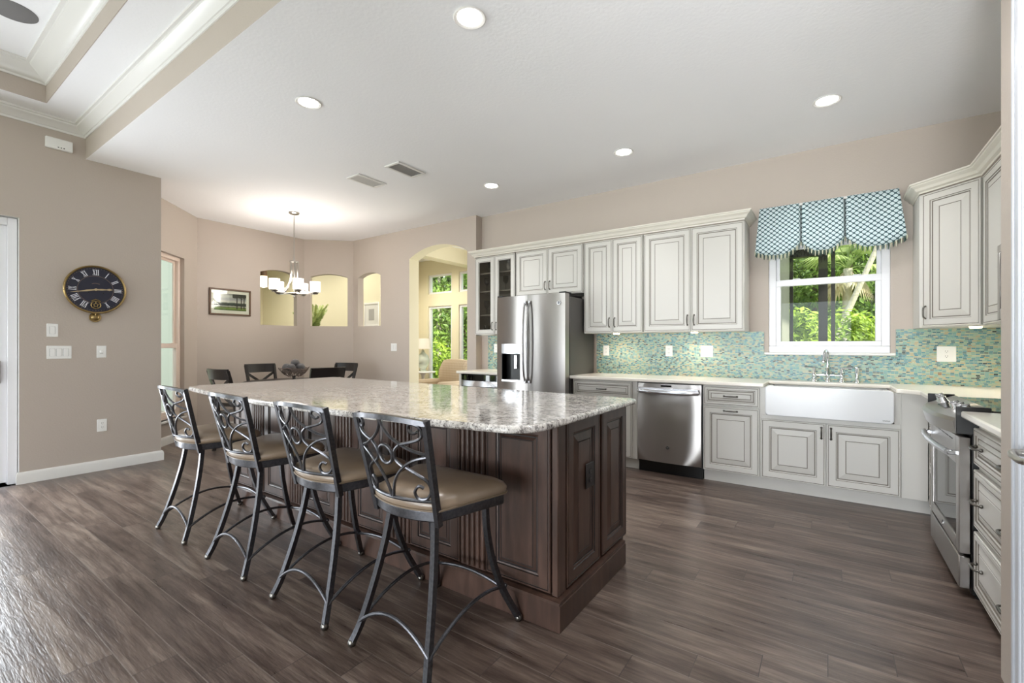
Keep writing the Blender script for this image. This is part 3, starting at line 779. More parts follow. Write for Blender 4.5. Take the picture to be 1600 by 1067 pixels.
m = MB(); m.box(0, .05, 0, .028, .10, .726); m.box(.55, .60, 0, .028, .10, .726); m.box(.05, .55, 0, .028, .10, .15); m.build('door_frame', M['black'], r)
m = MB(); m.box(.05, .55, .012, .016, .15, .726); m.build('glass_pane', M['blackglass'], r)

# ---------------------------------------------------------------- refrigerator
r = thing('refrigerator', 'stainless french-door refrigerator with ice and water dispenser', 'refrigerator', (-3.18, 4.25, 0))
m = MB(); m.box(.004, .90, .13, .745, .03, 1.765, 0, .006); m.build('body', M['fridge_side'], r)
m = MB(); m.box(.02, .89, .16, .7, 0, .03); m.build('base_grille', M['black'], r)
def fdoor(x0, x1, z0, z1, name, cut=None):
    m = MB(); n = 12
    def yy(x): return -.03*(1-((x-.45)/.45)**2)+.025
    xs = [x0+(x1-x0)*i/n for i in range(n+1)]
    def panel(xa, xb, za, zb):
        L = [xa]+[x for x in xs if xa < x < xb]+[xb]
        pf = [(x, yy(x)) for x in L]
        poly = pf+[(xb, .115), (xa, .115)]
        m.prism(poly, za, zb)
    if cut:
        ca, cb, cz0, cz1 = cut
        panel(x0, ca, z0, z1); panel(cb, x1, z0, z1); panel(ca, cb, z0, cz0); panel(ca, cb, cz1, z1)
    else: panel(x0, x1, z0, z1)
    return m.build(name, M['steel'], r, smooth=30)
ld = fdoor(.002, .4485, .715, 1.795, 'door', (.092, .345, .825, 1.145))
rd = fdoor(.4515, .899, .715, 1.795, 'door')
fz = fdoor(.002, .899, .06, .705, 'freezer_drawer')
for x0, x1, p in ((.002, .02, ld), (.881, .899, rd)):
    m = MB(); m.box(x0-.001, x1+.001, .117, .126, .72, 1.79); m.build('gasket', M['black'], p)
m = MB(); bow(m, .086, .352, 1.145, 1.255, .004, .004, -.003, .02); m.build('dispenser_panel', M['steel_bright'], ld)
m = MB(); m.box(.092, .345, .09, .10, .825, 1.145); m.box(.086, .092, .0, .10, .825, 1.145); m.box(.345, .351, .0, .10, .825, 1.145); m.build('dispenser_recess', M['black'], ld)
m = MB(); m.box(.088, .350, -.006, .09, .823, .85, 0, .004); m.build('drip_tray', M['steel_bright'], ld)
m = MB(); m.box(.243, .288, .02, .05, .97, 1.13, 0, .006); m.build('paddle', M['steel_bright'], ld)
for hx, p in ((.423, ld), (.477, rd)):
    m = MB(); pts = []
    for i in range(17):
        t = -1+i/8; pts.append((hx, -.022-.045*math.sqrt(max(0, 1-t*t)) if abs(t) < 1 else -.015, 1.275+t*.44))
    m.tube(pts, [.012]+[.0135]*15+[.012], 10, prof=[(math.cos(2*PI*k/10), .8*math.sin(2*PI*k/10)) for k in range(10)])
    for e in (-1, 1): m.box(hx-.014, hx+.014, -.03, .002, 1.275+e*.435-.02, 1.275+e*.435+.02, 0, .005)
    m.build('handle', M['steel_bright'], p)
def roundel(parent, c, rad, M_=None, face='y'):
    m = MB(); Mx = Matrix.Translation(c) @ Matrix.Rotation(PI/2, 4, 'X')
    m.lathe([(0, .0015), (rad*.8, .0015), (rad*.8, 0)], 20, (0, 0, 0), 0, Mx)
    m.lathe([(rad*.8, 0), (rad*.8, .002), (rad, .002), (rad, 0)], 20, (0, 0, 0), 1, Mx)
    # curled script letters inside the ring
    s_ = rad*.6
    g = [(-.7, .35), (-.35, .55), (-.6, .7), (-.85, .2), (-.7, -.45), (-.3, -.5), (-.2, -.1), (-.45, 0)]
    e = [(.7, .45), (.45, .65), (.2, .45), (.4, .08), (.15, -.25), (.35, -.55), (.75, -.35)]
    for st in (g, e):
        m.tube([Mx @ Vector((p.x*s_, p.y*s_, .002)) for p in catmull([(x, z, 0) for x, z in st], 4)], rad*.06, 5, mat=1)
    return m.build('roundel_badge', [M['black'], M['steel_bright']], parent)
roundel(rd, (.833, .001, 1.69), .019)
m = MB(); m.box(.82, .90, .03, .17, 1.797, 1.812, 0, .003); m.box(.002, .08, .03, .17, 1.797, 1.812, 0, .003); m.box(.55, .84, .25, .55, 1.766, 1.80, 0, .005); m.build('hinge_cover', M['black'], r)

# ---------------------------------------------------------------- dishwasher
r = thing('dishwasher', 'stainless dishwasher with bar handle left of the sink cabinets', 'dishwasher', (-1.548, BF, 0))
m = MB(); m.box(.003, .602, .03, .58, .10, .875); m.build('body', M['black'], r)
m = MB(); m.box(.003, .602, .05, .56, 0, .108); m.build('toe_kick', M['black'], r)
m = MB()
prof = []
for i in range(13):
    u = i/12; z = .118+(.87-.118)*u
    prof.append((z, -.008-.022*math.sin(PI*min(1, u*1.05))**.8))
L = []
n = 16
for i in range(n+1):
    x = .006+.592*i/n; k = .022*(1-(2*i/n-1)**2)
    L.append([(x, y-k+.016, z) for z, y in prof])
vs_ = [p for row in L for p in row]; W_ = len(prof)
m.add(vs_, [(i*W_+k, (i+1)*W_+k, (i+1)*W_+k+1, i*W_+k+1) for i in range(n) for k in range(W_-1)])
m.box(.006, .598, .008, .03, .116, .872, 0, .004)
dd = m.build('door', M['steel'], r)
m = MB(); m.box(.236, .335, -.024, -.012, .842, .858, 0, .002); m.build('display', M['blackglass'], dd)
m = MB(); m.box(.025, .58, -.042, -.02, .775, .832, 0, .003); m.build('handle_recess', M['steel_bright'], dd)
m = MB(); pts = [(.02+.565*i/16, -.05-.028*(1-(i/8-1)**2)-.0, .80-.008*(1-(i/8-1)**2)) for i in range(17)]
m.tube(pts, [.012]+[.02]*15+[.012], 10, prof=[(math.cos(2*PI*k/10), .75*math.sin(2*PI*k/10)) for k in range(10)])
for x in (.028, .577): m.box(x-.014, x+.014, -.055, -.02, .785, .815, 0, .005)
m.build('handle', M['steel_bright'], dd)
roundel(dd, (.305, -.036, .27), .017)

# ---------------------------------------------------------------- range
r = thing('range', 'stainless slide-in electric range with black glass cooktop', 'range', (.53, 3.848, 0), -PI/2)
w = .757
m = MB(); m.box(.0, w, .045, .655, .02, .905, 0, .003); m.build('body', M['black'], r)
m = MB(); m.box(-.006, w+.006, .10, .66, .905, .921, 0, .004); m.build('cooktop', M['blackglass'], r)
# bowed, sloping control panel
m = MB(); n = 16; P0 = []
for i in range(n+1):
    u = i/n; k = 1-(2*u-1)**2; x = w*u
    P0 += [(x, -.012-.05*k, .80), (x, -.022-.055*k, .86), (x, -.012-.05*k, .878), (x, .11, .929), (x, .11, .80)]
m.add(P0, [(i*5+k, (i+1)*5+k, (i+1)*5+(k+1) % 5, i*5+(k+1) % 5) for i in range(n) for k in range(5)]+[(0, 1, 2, 3, 4), tuple(n*5+k for k in range(5))[::-1]])
cpn = m.build('control_panel', M['steel'], r, smooth=25)
for e in (0, 1):
    m = MB(); x = w*e; m.box(x-.008 if not e else x-.004, x+.004 if not e else x+.008, -.012, .112, .80, .935, 0, .003); m.build('end_cap', M['black'], cpn)
m = MB()
def onpanel(x, v):  # point on the sloping top of the control panel, v 0 front .. 1 back
    k = 1-(2*x/w-1)**2; y0_ = -.012-.05*k
    return Vector((x, y0_+(.11-y0_)*v, .878+(.929-.878)*v))
m = MB()
for xa, xb in ((.27, .49),):
    a, b_, c, d_ = onpanel(xa, .3), onpanel(xb, .3), onpanel(xb, .8), onpanel(xa, .8); up = Vector((0, -.001, .0025))
    m.add([a+up, b_+up, c+up, d_+up], [(0, 1, 2, 3)])
m.build('display', M['blackglass'], cpn)
for x in (.075, .155, .235, .545, .625, .70):
    p = onpanel(x, .5); ang = math.atan2(.051, .15)
    Mk = Matrix.Translation(p) @ Matrix.Rotation(ang, 4, 'X')
    m = MB(); m.lathe([(0, 0), (.026, 0), (.024, .006), (.02, .01), (.018, .03), (.014, .034), (0, .034)], 18, (0, 0, 0), 0, Mk)
    m.box(-.004, .004, -.019, .019, .03, .04, 0, .002, Mk); m.build('knob', M['steel_bright'], cpn)
m = MB()
for a, b_, c, e in ((.003, .065, .215, .785), (w-.065, w-.003, .215, .785), (.065, w-.065, .64, .785), (.065, w-.065, .215, .275)): m.box(a, b_, 0, .042, c, e, 0, .003)
od = m.build('oven_door', M['steel'], r)
m = MB(); m.box(.064, w-.064, .006, .03, .274, .641); m.build('oven_window', M['blackglass'], od)
m = MB()
for x in (.14, .24, .34, .44, .54): m.box(x, x+.075, -.001, .004, .752, .757)
m.build('vent_slot', M['black'], od)
m = MB(); m.tube([(.035+.687*i/14, -.034-.02*(1-(i/7-1)**2), .70) for i in range(15)], .016, 12)
for x in (.045, w-.045): m.box(x-.012, x+.012, -.04, .004, .688, .712, 0, .004)
m.build('handle', M['steel_bright'], od)
roundel(od, (w/2, -.001, .245), .015)
m = MB(); m.box(.003, w-.003, 0, .042, .045, .2, 0, .004); m.build('storage_drawer', M['steel'], r)
m = MB()
for x in (.03, w-.03): m.lathe([(0, 0), (.02, 0), (.02, .03), (0, .03)], 10, (x, .08, 0)); m.lathe([(0, 0), (.02, 0), (.02, .03), (0, .03)], 10, (x, .6, 0))
m.build('foot', M['black'], r)

# microwave
r = thing('microwave', 'stainless over-the-range microwave partly hidden behind the wall end', 'microwave', (.825, 3.853, 0), -PI/2)
m = MB(); m.box(0, .757, .02, .37, 1.385, 1.826, 0, .003); m.build('body', M['black'], r)
m = MB(); m.box(0, .757, 0, .02, 1.78, 1.826, 0, .003); m.box(0, .045, 0, .02, 1.385, 1.78, 0, .003); m.box(.045, .757, 0, .02, 1.385, 1.45, 0, .003); md = m.build('door', M['steel'], r)
m = MB(); m.box(.045, .757, .003, .018, 1.45, 1.78); m.build('window', M['blackglass'], md)
m = MB(); m.tube([(.60, -.001, 1.47), (.60, -.03, 1.49), (.60, -.034, 1.6), (.60, -.03, 1.72), (.60, -.001, 1.74)], .008, 8); m.build('handle', M['steel_bright'], md)

# ---------------------------------------------------------------- sink and faucet
m = MB()
x0, x1, y0, y1, z0, z1 = -.433, .403, 4.352, 4.86, .652, .90
def rr(x0, x1, a0, a1, rad, n=5):
    P = []
    for cx_, cy_, s0 in ((x1-rad, a1-rad, 0), (x0+rad, a1-rad, 1), (x0+rad, a0+rad, 2), (x1-rad, a0+rad, 3)):
        for i in range(n+1):
            a = PI/2*(s0+i/n); P.append((cx_+rad*math.cos(a), cy_+rad*math.sin(a)))
    return P
# apron front with rounded lower corners, rolled rim, basin walls
ap = rr(x0, x1, z0, z1, .03)
m.prism(ap, y0, y0+.035, 'y')
m.box(x0, x0+.03, y0+.03, y1, z0+.02, .8805); m.box(x1-.03, x1, y0+.03, y1, z0+.02, .8805); m.box(x0, x1, y1-.03, y1, z0+.02, .8805)
m.box(x0, x1, y0+.03, y1, z0+.02, z0+.05)
o = tag(m.build('farmhouse_sink', M['porcelain'], bevel=.008), 'white apron-front farmhouse sink under the window', 'sink')
m = MB(); 
for k in range(5): m.tube(catmull([(.335+.009*k, y0-.001, .672), (.339+.009*k, y0-.001, .68), (.342+.009*k, y0-.001, .671)], 3), .0009, 4)
e_ = m.build('maker_mark', M['slot'], o)
r = thing('bridge_faucet', 'chrome bridge faucet with gooseneck spout and lever handles at the sink', 'faucet', (0, 4.93, .914))
m = MB(); m.tube(catmull([(0, 0, .1), (0, 0, .2), (-.003, -.02, .255), (-.012, -.065, .275), (-.022, -.12, .25), (-.027, -.145, .2)], 6), .0125, 12)
m.lathe([(.016, 0), (.018, .012), (.014, .03), (.012, .035)], 12, (-.027, -.146, .17)); m.build('spout', M['chrome'], r)
m = MB(); m.lathe([(0, 0), (.026, 0), (.026, .006), (.018, .018), (.014, .03), (.019, .045), (.02, .065), (.014, .085), (.016, .12), (.0125, .13), (0, .13)], 16); m.build('center_post', M['chrome'], r)
m = MB(); m.tube([(-.1, 0, .058), (.1, 0, .058)], .0095, 12); m.build('bridge', M['chrome'], r)
for s_ in (-1, 1):
    m = MB(); m.lathe([(0, 0), (.027, 0), (.027, .006), (.019, .02), (.015, .035), (.019, .05), (.019, .068), (.013, .08), (.012, .115), (.009, .12), (0, .12)], 16, (s_*.1, 0, 0)); p = m.build('valve_post', M['chrome'], r)
    m = MB(); m.tube([(s_*.1, 0, .118), (s_*.125, -.004, .125), (s_*.175, -.01, .127)], [.007, .006, .0075], 8); m.build('lever', M['chrome'], p)
m = MB(); m.lathe([(0, 0), (.024, 0), (.024, .006), (.016, .016), (.013, .05), (.017, .08), (.016, .115), (.02, .122), (.018, .135), (0, .137)], 16)
tag(m.build('side_sprayer', M['chrome'], loc=(.208, 4.93, .914)), 'chrome side sprayer standing right of the faucet', 'sprayer')

# ---------------------------------------------------------------- island
r = thing('kitchen_island', 'dark brown wooden island with raised panels and fluted pilasters', 'island', (0, 0, 0))
IM = [M['island'], M['islandglaze']]
m = MB(); m.box(-3.93, -.985, 1.765, 2.56, .10, .897); m.build('body', M['island'], r, smooth=0)
m = MB(); m.box(-3.96, -.94, 1.715, 2.487, 0, .115, 0, .001)
m.prism([(1.715, .115), (1.722, .124), (1.745, .13), (2.487, .13), (2.487, .115)], -3.955, -.945, 'x'); m.build('plinth', M['island'], r, smooth=0)
Me = Matrix.Translation((-.965, 1.83, 0)) @ Matrix.Rotation(PI/2, 4, 'Z')
for a, b_ in ((.0, .357), (.389, .73)):
    d = MB(); d.door(a, b_, .137, .892, 0, .02, .06, .035, M=Me); d.build('end_panel', IM, r, smooth=0)
m = MB(); m.box(-1.0, -.968, 1.748, 1.822, .13, .897, 0, .004); m.box(-.985, -.975, 2.19, 2.215, .13, .897, 0, .002); m.build('corner_post', M['island'], r)
pan = [(-1.37, -1.002), (-1.90, -1.53), (-2.42, -2.06), (-2.95, -2.58), (-3.48, -3.11), (-3.93, -3.64)]
for a, b_ in pan:
    d = MB(); Mf = Matrix.Translation((0, 1.745, 0)); d.door(a+.004, b_-.004, .137, .892, 0, .02, .06, .012, M=Mf); d.build('front_panel', IM, r, smooth=0)
for a, b_ in ((-1.53, -1.37), (-2.06, -1.90), (-2.58, -2.42), (-3.11, -2.95), (-3.64, -3.48)):
    m = MB(); wd_ = b_-a; m.box(a+.002, b_-.002, 1.752, 1.77, .132, .895)
    for k in range(5):
        cx = a+wd_*(k+.5)/5
        m.tube([(cx, 1.752, .14), (cx, 1.752, .893)], wd_/5*.40, 8)
    m.build('fluted_pilaster', M['island'], r, smooth=60)
# granite top with bowed seating edge and rounded corners
P = []
def fy(x): return 1.288+.058*(x+2.45)**2
xl, xr = -4.0, -.905
for i in range(25): 
    x = xl+.13+(xr-xl-.26)*i/24; P.append((x, fy(x)))
ya = P[-1][1]
for i in range(1, 8):
    a = PI/2*i/8; P.append((xr-.13+.13*math.sin(a), ya+.015*math.sin(a)+.15*(1-math.cos(a))))
P += [(xr, ya+.17), (xr, 2.555), (xr-.025, 2.585), (xl+.02, 2.69), (xl, 2.67), (xl, fy(xl+.13)+.13)]
yb = fy(xl+.13)
for i in range(7, 0, -1):
    a = PI/2*i/8; P.append((xl+.13-.13*math.sin(a), yb+.13*(1-math.cos(a))))
slab(P, .897, .928, 'granite_countertop', 'speckled white and grey granite top on the island, one long edge bowed', M['granite'], .011)
# ---------------------------------------------------------------- bar stools
def make_stool(name, label, group):
    r = thing(name, label, 'bar stool', (0, 0, 0), 0, group)
    rect = [(-1, -1), (1, -1), (1, 1), (-1, 1)]
    # seat outline: rounded trapezoid, back edge bulging, local front is +y (towards the island)
    def outline(k=0):
        P = []
        hw0, hw1 = .185-k, .262-k; yb, yf = -.175+k, .185-k
        for i in range(13):
            t = -1+2*i/12; P.append((hw0*t, yb-.045*(1-t*t)))
        rad = .05
        for i in range(7):
            a = PI/2*i/6; P.append((hw1-rad+rad*math.cos(a), yf-rad+rad*math.sin(a)))
        for i in range(7):
            a = PI/2+PI/2*i/6; P.append((-hw1+rad+rad*math.cos(a), yf-rad+rad*math.sin(a)))
        return P
    O = outline(); n = len(O)
    m = MB(); m.prism(outline(.004), .560, .602); m.build('seat_frame', M['iron'], r, bevel=.005)
    m = MB(); layers = [(0.004, .600), (-.002, .612), (-.004, .628), (.004, .645), (.03, .662), (.075, .672), (.13, .676)]
    vs_ = []
    for k, z in layers: vs_ += [(x, y, z) for x, y in outline(k)]
    F = [(i*n+k, i*n+(k+1) % n, (i+1)*n+(k+1) % n, (i+1)*n+k) for i in range(len(layers)-1) for k in range(n)]
    F += [list(range(n))[::-1], [(len(layers)-1)*n+k for k in range(n)]]
    m.add(vs_, F); cu = m.build('seat_cushion', M['leather'], r, smooth=70)
    m = MB(); m.tube([(x, y, .607) for x, y in outline(-.003)], .0045, 6, True); m.build('welt', M['welt'], cu)
    # legs
    def leg(pts, nm='leg'):
        m = MB(); P = catmull(pts, 6); m.tube(P, [.0115]*len(P), prof=rect, up=(0, 1, 0)); l = m.build(nm, M['iron'], r, smooth=20)
        g = MB(); g.lathe([(0, 0), (.012, .001), (.0165, .008), (.0165, .018), (.012, .026), (0, .028)], 12, (P[-1].x, P[-1].y, 0)); g.build('foot_glide', M['pull'], l)
    for s_ in (-1, 1):
        leg([(s_*.125, -.135, .562), (s_*.142, -.155, .42), (s_*.165, -.19, .26), (s_*.192, -.235, .10), (s_*.215, -.268, .014)])
        leg([(s_*.165, .135, .562), (s_*.168, .14, .44), (s_*.178, .165, .30), (s_*.205, .21, .15), (s_*.25, .268, .014)])
    def arch(a, b_, rise, side=None, n=14):
        a = Vector(a); b_ = Vector(b_); P = []
        for i in range(n+1):
            t = i/n; p = a.lerp(b_, t); k = 1-(2*t-1)**2; p.z += rise*k
            if side: p += Vector(side)*k
            P.append(p)
        return P
    m = MB(); m.tube(arch((-.197, -.242, .095), (.197, -.242, .095), .085), .0075, 8); m.build('stretcher', M['iron'], r)
    m = MB(); m.tube(arch((-.208, .212, .155), (.208, .212, .155), .03), .0075, 8); m.build('stretcher', M['iron'], r)
    for s_ in (-1, 1):
        m = MB(); m.tube(arch((s_*.199, -.245, .088), (s_*.206, .215, .160), .06), .0075, 8); m.ball((s_*.206, .222, .162), .012, 8); m.build('stretcher', M['iron'], r)
    # back: posts, bowed top and lower rails, scrollwork
    ZL, ZH = .645, .950
    def hw(z): return .176+(z-.56)*.06
    def yb(z): return -.165-(z-.56)*.235
    def B(s_, t):
        z = ZL+(ZH-ZL)*t; return Vector((s_*hw(z), yb(z)-.05*(1-s_*s_), z+.018*(1-s_*s_)*t))
    for s_ in (-1, 1):
        m = MB(); P = [(s_*hw(.56+(.962-.56)*i/6), yb(.56+(.962-.56)*i/6), .545+(.962-.545)*i/6) for i in range(7)]
        m.tube(P, .0105, prof=[(-1.0, -1.15), (1.0, -1.15), (1.0, 1.15), (-1.0, 1.15)], up=(1, 0, 0)); m.build('back_post', M['iron'], r, smooth=20)
    m = MB(); m.tube([B(-1+i/10, 1) for i in range(21)], .0125, prof=[(-.75, -1), (.75, -1), (.75, 1), (-.75, 1)], up=(0, 0, 1)); m.build('top_rail', M['iron'], r, smooth=25)
    m = MB(); m.tube([B(-1+i/10, 0) for i in range(21)], .0075, 8); m.build('lower_rail', M['iron'], r)
    E_ = [(.0, 1), (.05, .88), (.2, .77), (.43, .69), (.68, .63), (.97, .60)]
    F_ = [(.43, .69), (.66, .735), (.84, .79), (.91, .87), (.85, .95), (.71, .965), (.65, .90), (.73, .85), (.82, .88)]
    G_ = [(.40, .68), (.27, .60), (.26, .49), (.40, .42)]
    H_ = [(.97, .58), (.64, .50), (.33, .36), (.13, .20), (.02, .0)]
    I_ = [(.48, .41), (.72, .335), (.9, .25), (.93, .13), (.83, .035), (.66, .03), (.60, .11), (.70, .19), (.80, .17)]
    for s_ in (-1, 1):
        m = MB()
        for cv in (E_, F_, G_, H_, I_):
            P = [B(s_*p.x, p.y) for p in catmull([(a, c, 0) for a, c in cv], 6)]
            m.tube(P, .0062, 7)
        m.build('scrollwork', M['iron'], r)
    m = MB(); m.tube([B(.19*math.cos(2*PI*i/24), .54+.115*math.sin(2*PI*i/24)) for i in range(24)], .0068, 8, True); m.build('ring', M['iron'], r)
    return r
SG = 'scroll-back bar stools along the island'
st = make_stool('bar_stool', 'scroll-back iron bar stool nearest the camera, at the right end of the row', SG)
st.location = (-1.392, 1.43, 0)
for (x, rz, lab) in ((-2.012, 0, 'scroll-back iron bar stool second from the right in the row'), (-2.735, 0, 'scroll-back iron bar stool third from the right in the row'), (-3.495, 0, 'scroll-back iron bar stool farthest left in the row, near the clock wall')):
    c = copy_tree(st); c.location = (x, 1.43, 0); c.rotation_euler[2] = rz; c['label'] = lab

# ---------------------------------------------------------------- breakfast nook
TC = (-5.97, 3.40)
r = thing('dining_table', 'dark round pedestal dining table in the nook under the chandelier', 'table', (TC[0], TC[1], 0))
m = MB(); m.lathe([(0, .725), (.56, .725), (.6, .735), (.61, .75), (.6, .76), (0, .76)], 48); m.build('tabletop', M['darkwood'], r)
m = MB(); m.lathe([(0, .05), (.08, .05), (.07, .12), (.05, .2), (.075, .35), (.05, .5), (.07, .66), (.2, .725), (0, .725)], 24); m.build('pedestal', M['darkwood'], r)
for k in range(4):
    a = PI/4+PI/2*k; m = MB(); m.tube([(.05*math.cos(a), .05*math.sin(a), .16), (.22*math.cos(a), .22*math.sin(a), .1), (.4*math.cos(a), .4*math.sin(a), .02)], [.035, .03, .022], prof=[(-1, -1), (1, -1), (1, 1), (-1, 1)]); m.build('foot', M['darkwood'], r)
def make_chair(label):
    r = thing('dining_chair', label, 'chair', (0, 0, 0), 0, 'black cross-back chairs around the nook table')
    m = MB(); m.prism([(-.19, -.2), (.19, -.2), (.23, .23), (-.23, .23)], .43, .465); m.build('seat', M['darkwood'], r, bevel=.008)
    for s_ in (-1, 1):
        m = MB(); m.tube(catmull([(s_*.185, -.25, 0), (s_*.185, -.205, .24), (s_*.187, -.20, .45), (s_*.195, -.23, .7), (s_*.205, -.30, .95)], 5), .016, prof=[(-1, -1), (1, -1), (1, 1), (-1, 1)], up=(1, 0, 0)); m.build('back_post', M['darkwood'], r, smooth=20)
        m = MB(); m.tube([(s_*.2, .2, 0), (s_*.205, .2, .43)], [.014, .018], prof=[(-1, -1), (1, -1), (1, 1), (-1, 1)], up=(1, 0, 0)); m.build('leg', M['darkwood'], r, smooth=20)
    def bend(z, s_): return Vector((s_*.215, -.205-(z-.45)*.19-.03*(1-s_*s_), z))
    m = MB(); vs_ = []; N = 12
    for i in range(N+1):
        s_ = -1+2*i/N
        for (z, dy) in ((.845, -.008), (.965, -.012), (.97, .006), (.845, .010)):
            p = bend(z, s_*1.02); p.y += dy; vs_.append(p)
    m.add(vs_, [(i*4+k, (i+1)*4+k, (i+1)*4+(k+1) % 4, i*4+(k+1) % 4) for i in range(N) for k in range(4)]+[(0, 1, 2, 3), tuple(N*4+k for k in range(4))[::-1]]); m.build('top_rail', M['darkwood'], r)
    m = MB(); m.tube([bend(.56, -1+i/5) for i in range(11)], .014, prof=[(-1.4, -.7), (1.4, -.7), (1.4, .7), (-1.4, .7)], up=(0, 0, 1)); m.build('lower_rail', M['darkwood'], r, smooth=25)
    m = MB()
    for s_ in (-1, 1): m.tube([bend(.56+.285*i/10, s_*(-.93+1.86*i/10)) for i in range(11)], .014, prof=[(-1.2, -.5), (1.2, -.5), (1.2, .5), (-1.2, .5)], up=(0, 0, 1))
    m.build('cross_bar', M['darkwood'], r, smooth=25)
    return r
ch = make_chair('black cross-back dining chair on the near side, left of the others in view')
# local front +y faces the table
def place(o, x, y):
    o.location = (x, y, 0); o.rotation_euler[2] = math.atan2(TC[1]-y, TC[0]-x)-PI/2
place(ch, -5.76, 2.66); ch.rotation_euler[2] -= .2
for lab, x, y in (('black cross-back dining chair against the wall with the landscape picture', -6.58, 3.40),
                  ('black cross-back dining chair facing away, just right of the twig bowl', -5.32, 3.33),
                  ('black cross-back dining chair farthest back, in front of the angled wall', -6.10, 4.06)):
    c = copy_tree(ch); place(c, x, y); c['label'] = lab
r = thing('twig_bowl', 'footed nest bowl of woven grey twigs on the nook table', 'bowl', (TC[0], TC[1], .76))
m = MB(); m.lathe([(0, 0), (.075, 0), (.07, .012), (.022, .02), (.018, .05), (.03, .065), (0, .07)], 20); m.build('foot', M['bronze'], r)
m = MB(); rnd = random.Random(3)
for k in range(46):
    a0 = rnd.uniform(0, 2*PI); sp = rnd.uniform(.8, 1.7)*rnd.choice((-1, 1)); h0, h1 = rnd.uniform(.05, .10), rnd.uniform(.12, .185); P = []
    for i in range(8):
        t = i/7; h = h0+(h1-h0)*math.sin(t*PI*.9); rad = .045+.15*max(0, (h-.05)/.13)**.6
        P.append((rad*math.cos(a0+sp*t), rad*math.sin(a0+sp*t), h+rnd.uniform(-.006, .006)))
    m.tube(P, .0045, 5)
m.build('basket', M['twig'], r)
bl = MB().ball((0, 0, 0), .058, 14).build('decor_ball', M['ballgrey'])
BL = [(-.075, .03, .175), (.06, -.07, .175), (.07, .05, .18), (-.03, -.085, .178), (-.005, .02, .235)]
LB = ['grey woven ball at the left of the twig bowl', 'grey woven ball at the front right of the twig bowl', 'grey woven ball at the right of the twig bowl', 'grey woven ball at the front left of the twig bowl', 'grey woven ball on top of the others in the twig bowl']
for k, (p, lb) in enumerate(zip(BL, LB)):
    o = bl if k == 0 else bl.copy()
    if k: C.objects.link(o)
    o.location = (TC[0]+p[0], TC[1]+p[1], .76+p[2]); tag(o, lb, 'ball', 'grey balls in the twig bowl')
# chandelier
r = thing('chandelier', 'brushed nickel five-light chandelier with white cylinder shades over the nook', 'chandelier', (-5.95, 3.39, ZC))
m = MB(); m.lathe([(0, 0), (.065, 0), (.07, -.012), (.055, -.026), (.02, -.032), (0, -.032)], 24); m.build('canopy', M['nickel'], r)
m = MB(); m.tube([(0, 0, -.03), (0, 0, -.62)], .0075, 10); m.lathe([(.0, -.60), (.012, -.60), (.014, -.64), (.02, -.66), (0, -.67)], 12); m.build('stem', M['nickel'], r)
m = MB(); m.lathe([(0, -.66), (.055, -.66), (.058, -.668), (.055, -.676), (0, -.676)], 20); m.build('hub', M['nickel'], r)
m = MB(); m.lathe([(0, -1.09), (.05, -1.09), (.06, -1.1), (.045, -1.115), (.012, -1.125), (.014, -1.14), (.006, -1.155), (0, -1.157)], 16); m.tube([(0, 0, -.67), (0, 0, -1.1)], .006, 8); m.build('finial', M['nickel'], r)
for k in range(5):
    a = 2*PI*k/5+math.radians(52.7); ca, sa = math.cos(a), math.sin(a)
    m = MB(); P = catmull([(.048, -.67, 0), (.048, -.80, 0), (.062, -.93, 0), (.12, -1.04, 0), (.2, -1.085, 0), (.265, -1.09, 0)], 6)
    m.tube([(p.x*ca, p.x*sa, p.y) for p in P], .0075, 8, prof=[(-1, -1), (1, -1), (1, 1), (-1, 1)])
    m.tube([(.03*ca, .03*sa, -1.1), (.265*ca, .265*sa, -1.1)], .006, 6); ar = m.build('arm', M['nickel'], r)
    m = MB(); m.lathe([(0, -1.10), (.03, -1.10), (.034, -1.09), (.05, -1.078), (.05, -1.072), (0, -1.072)], 18, (.265*ca, .265*sa, 0)); m.build('shade_cup', M['nickel'], ar)
    m = MB(); m.lathe([(0, -1.07), (.062, -1.07), (.066, -1.06), (.066, -.93), (.062, -.93), (.060, -1.06), (0, -1.064)], 22, (.265*ca, .265*sa, 0)); m.build('shade', M['shade'], ar)
lamp('chandelier_glow', 'POINT', (-5.95, 3.39, ZC-.88), (0, 0, 0), 23, (1, .93, .86), shadow_soft_size=.3)

# ---------------------------------------------------------------- things on walls and ceiling
# round clock
r = thing('wall_clock', 'round navy wall clock with roman numerals and small brass pendulum bob', 'clock', (CX, 1.338, 1.782))
Mk = Matrix.Rotation(PI/2, 4, 'Y')   # local z -> +x (out of the wall)
Mk = Matrix(((0, 0, 1, 0), (1, 0, 0, 0), (0, 1, 0, 0), (0, 0, 0, 1)))  # (u, v, out) -> (out, y=u, z=v)
m = MB(); m.lathe([(0, .001), (.222, .001), (.228, .012), (.226, .03), (0, .03)], 56, M=Mk); m.build('case', M['brass'], r)
m = MB(); m.lathe([(.214, .03), (.22, .044), (.228, .047), (.235, .04), (.234, .028), (.226, .024)], 56, M=Mk)
for k in range(36):
    a = 2*PI*(k+.5)/36; m.ball((.231*math.cos(a), .231*math.sin(a), .044), .004, 6, 0, Mk)
m.build('rim', M['brass'], r)
m = MB(); m.lathe([(0, .034), (.216, .034)], 56, M=Mk); m.build('dial', M['dial'], r)
m = MB(); m.lathe([(.132, .0345), (.132, .0355), (.135, .0355), (.135, .0345)], 48, M=Mk)
for k in range(60):
    a = 2*PI*k/60; ra = .205; m.lathe([(0, .036), (.0032 if k % 5 else .0045, .036), (.0032, .0345)], 6, (ra*math.cos(a), ra*math.sin(a), 0), 0, Mk)
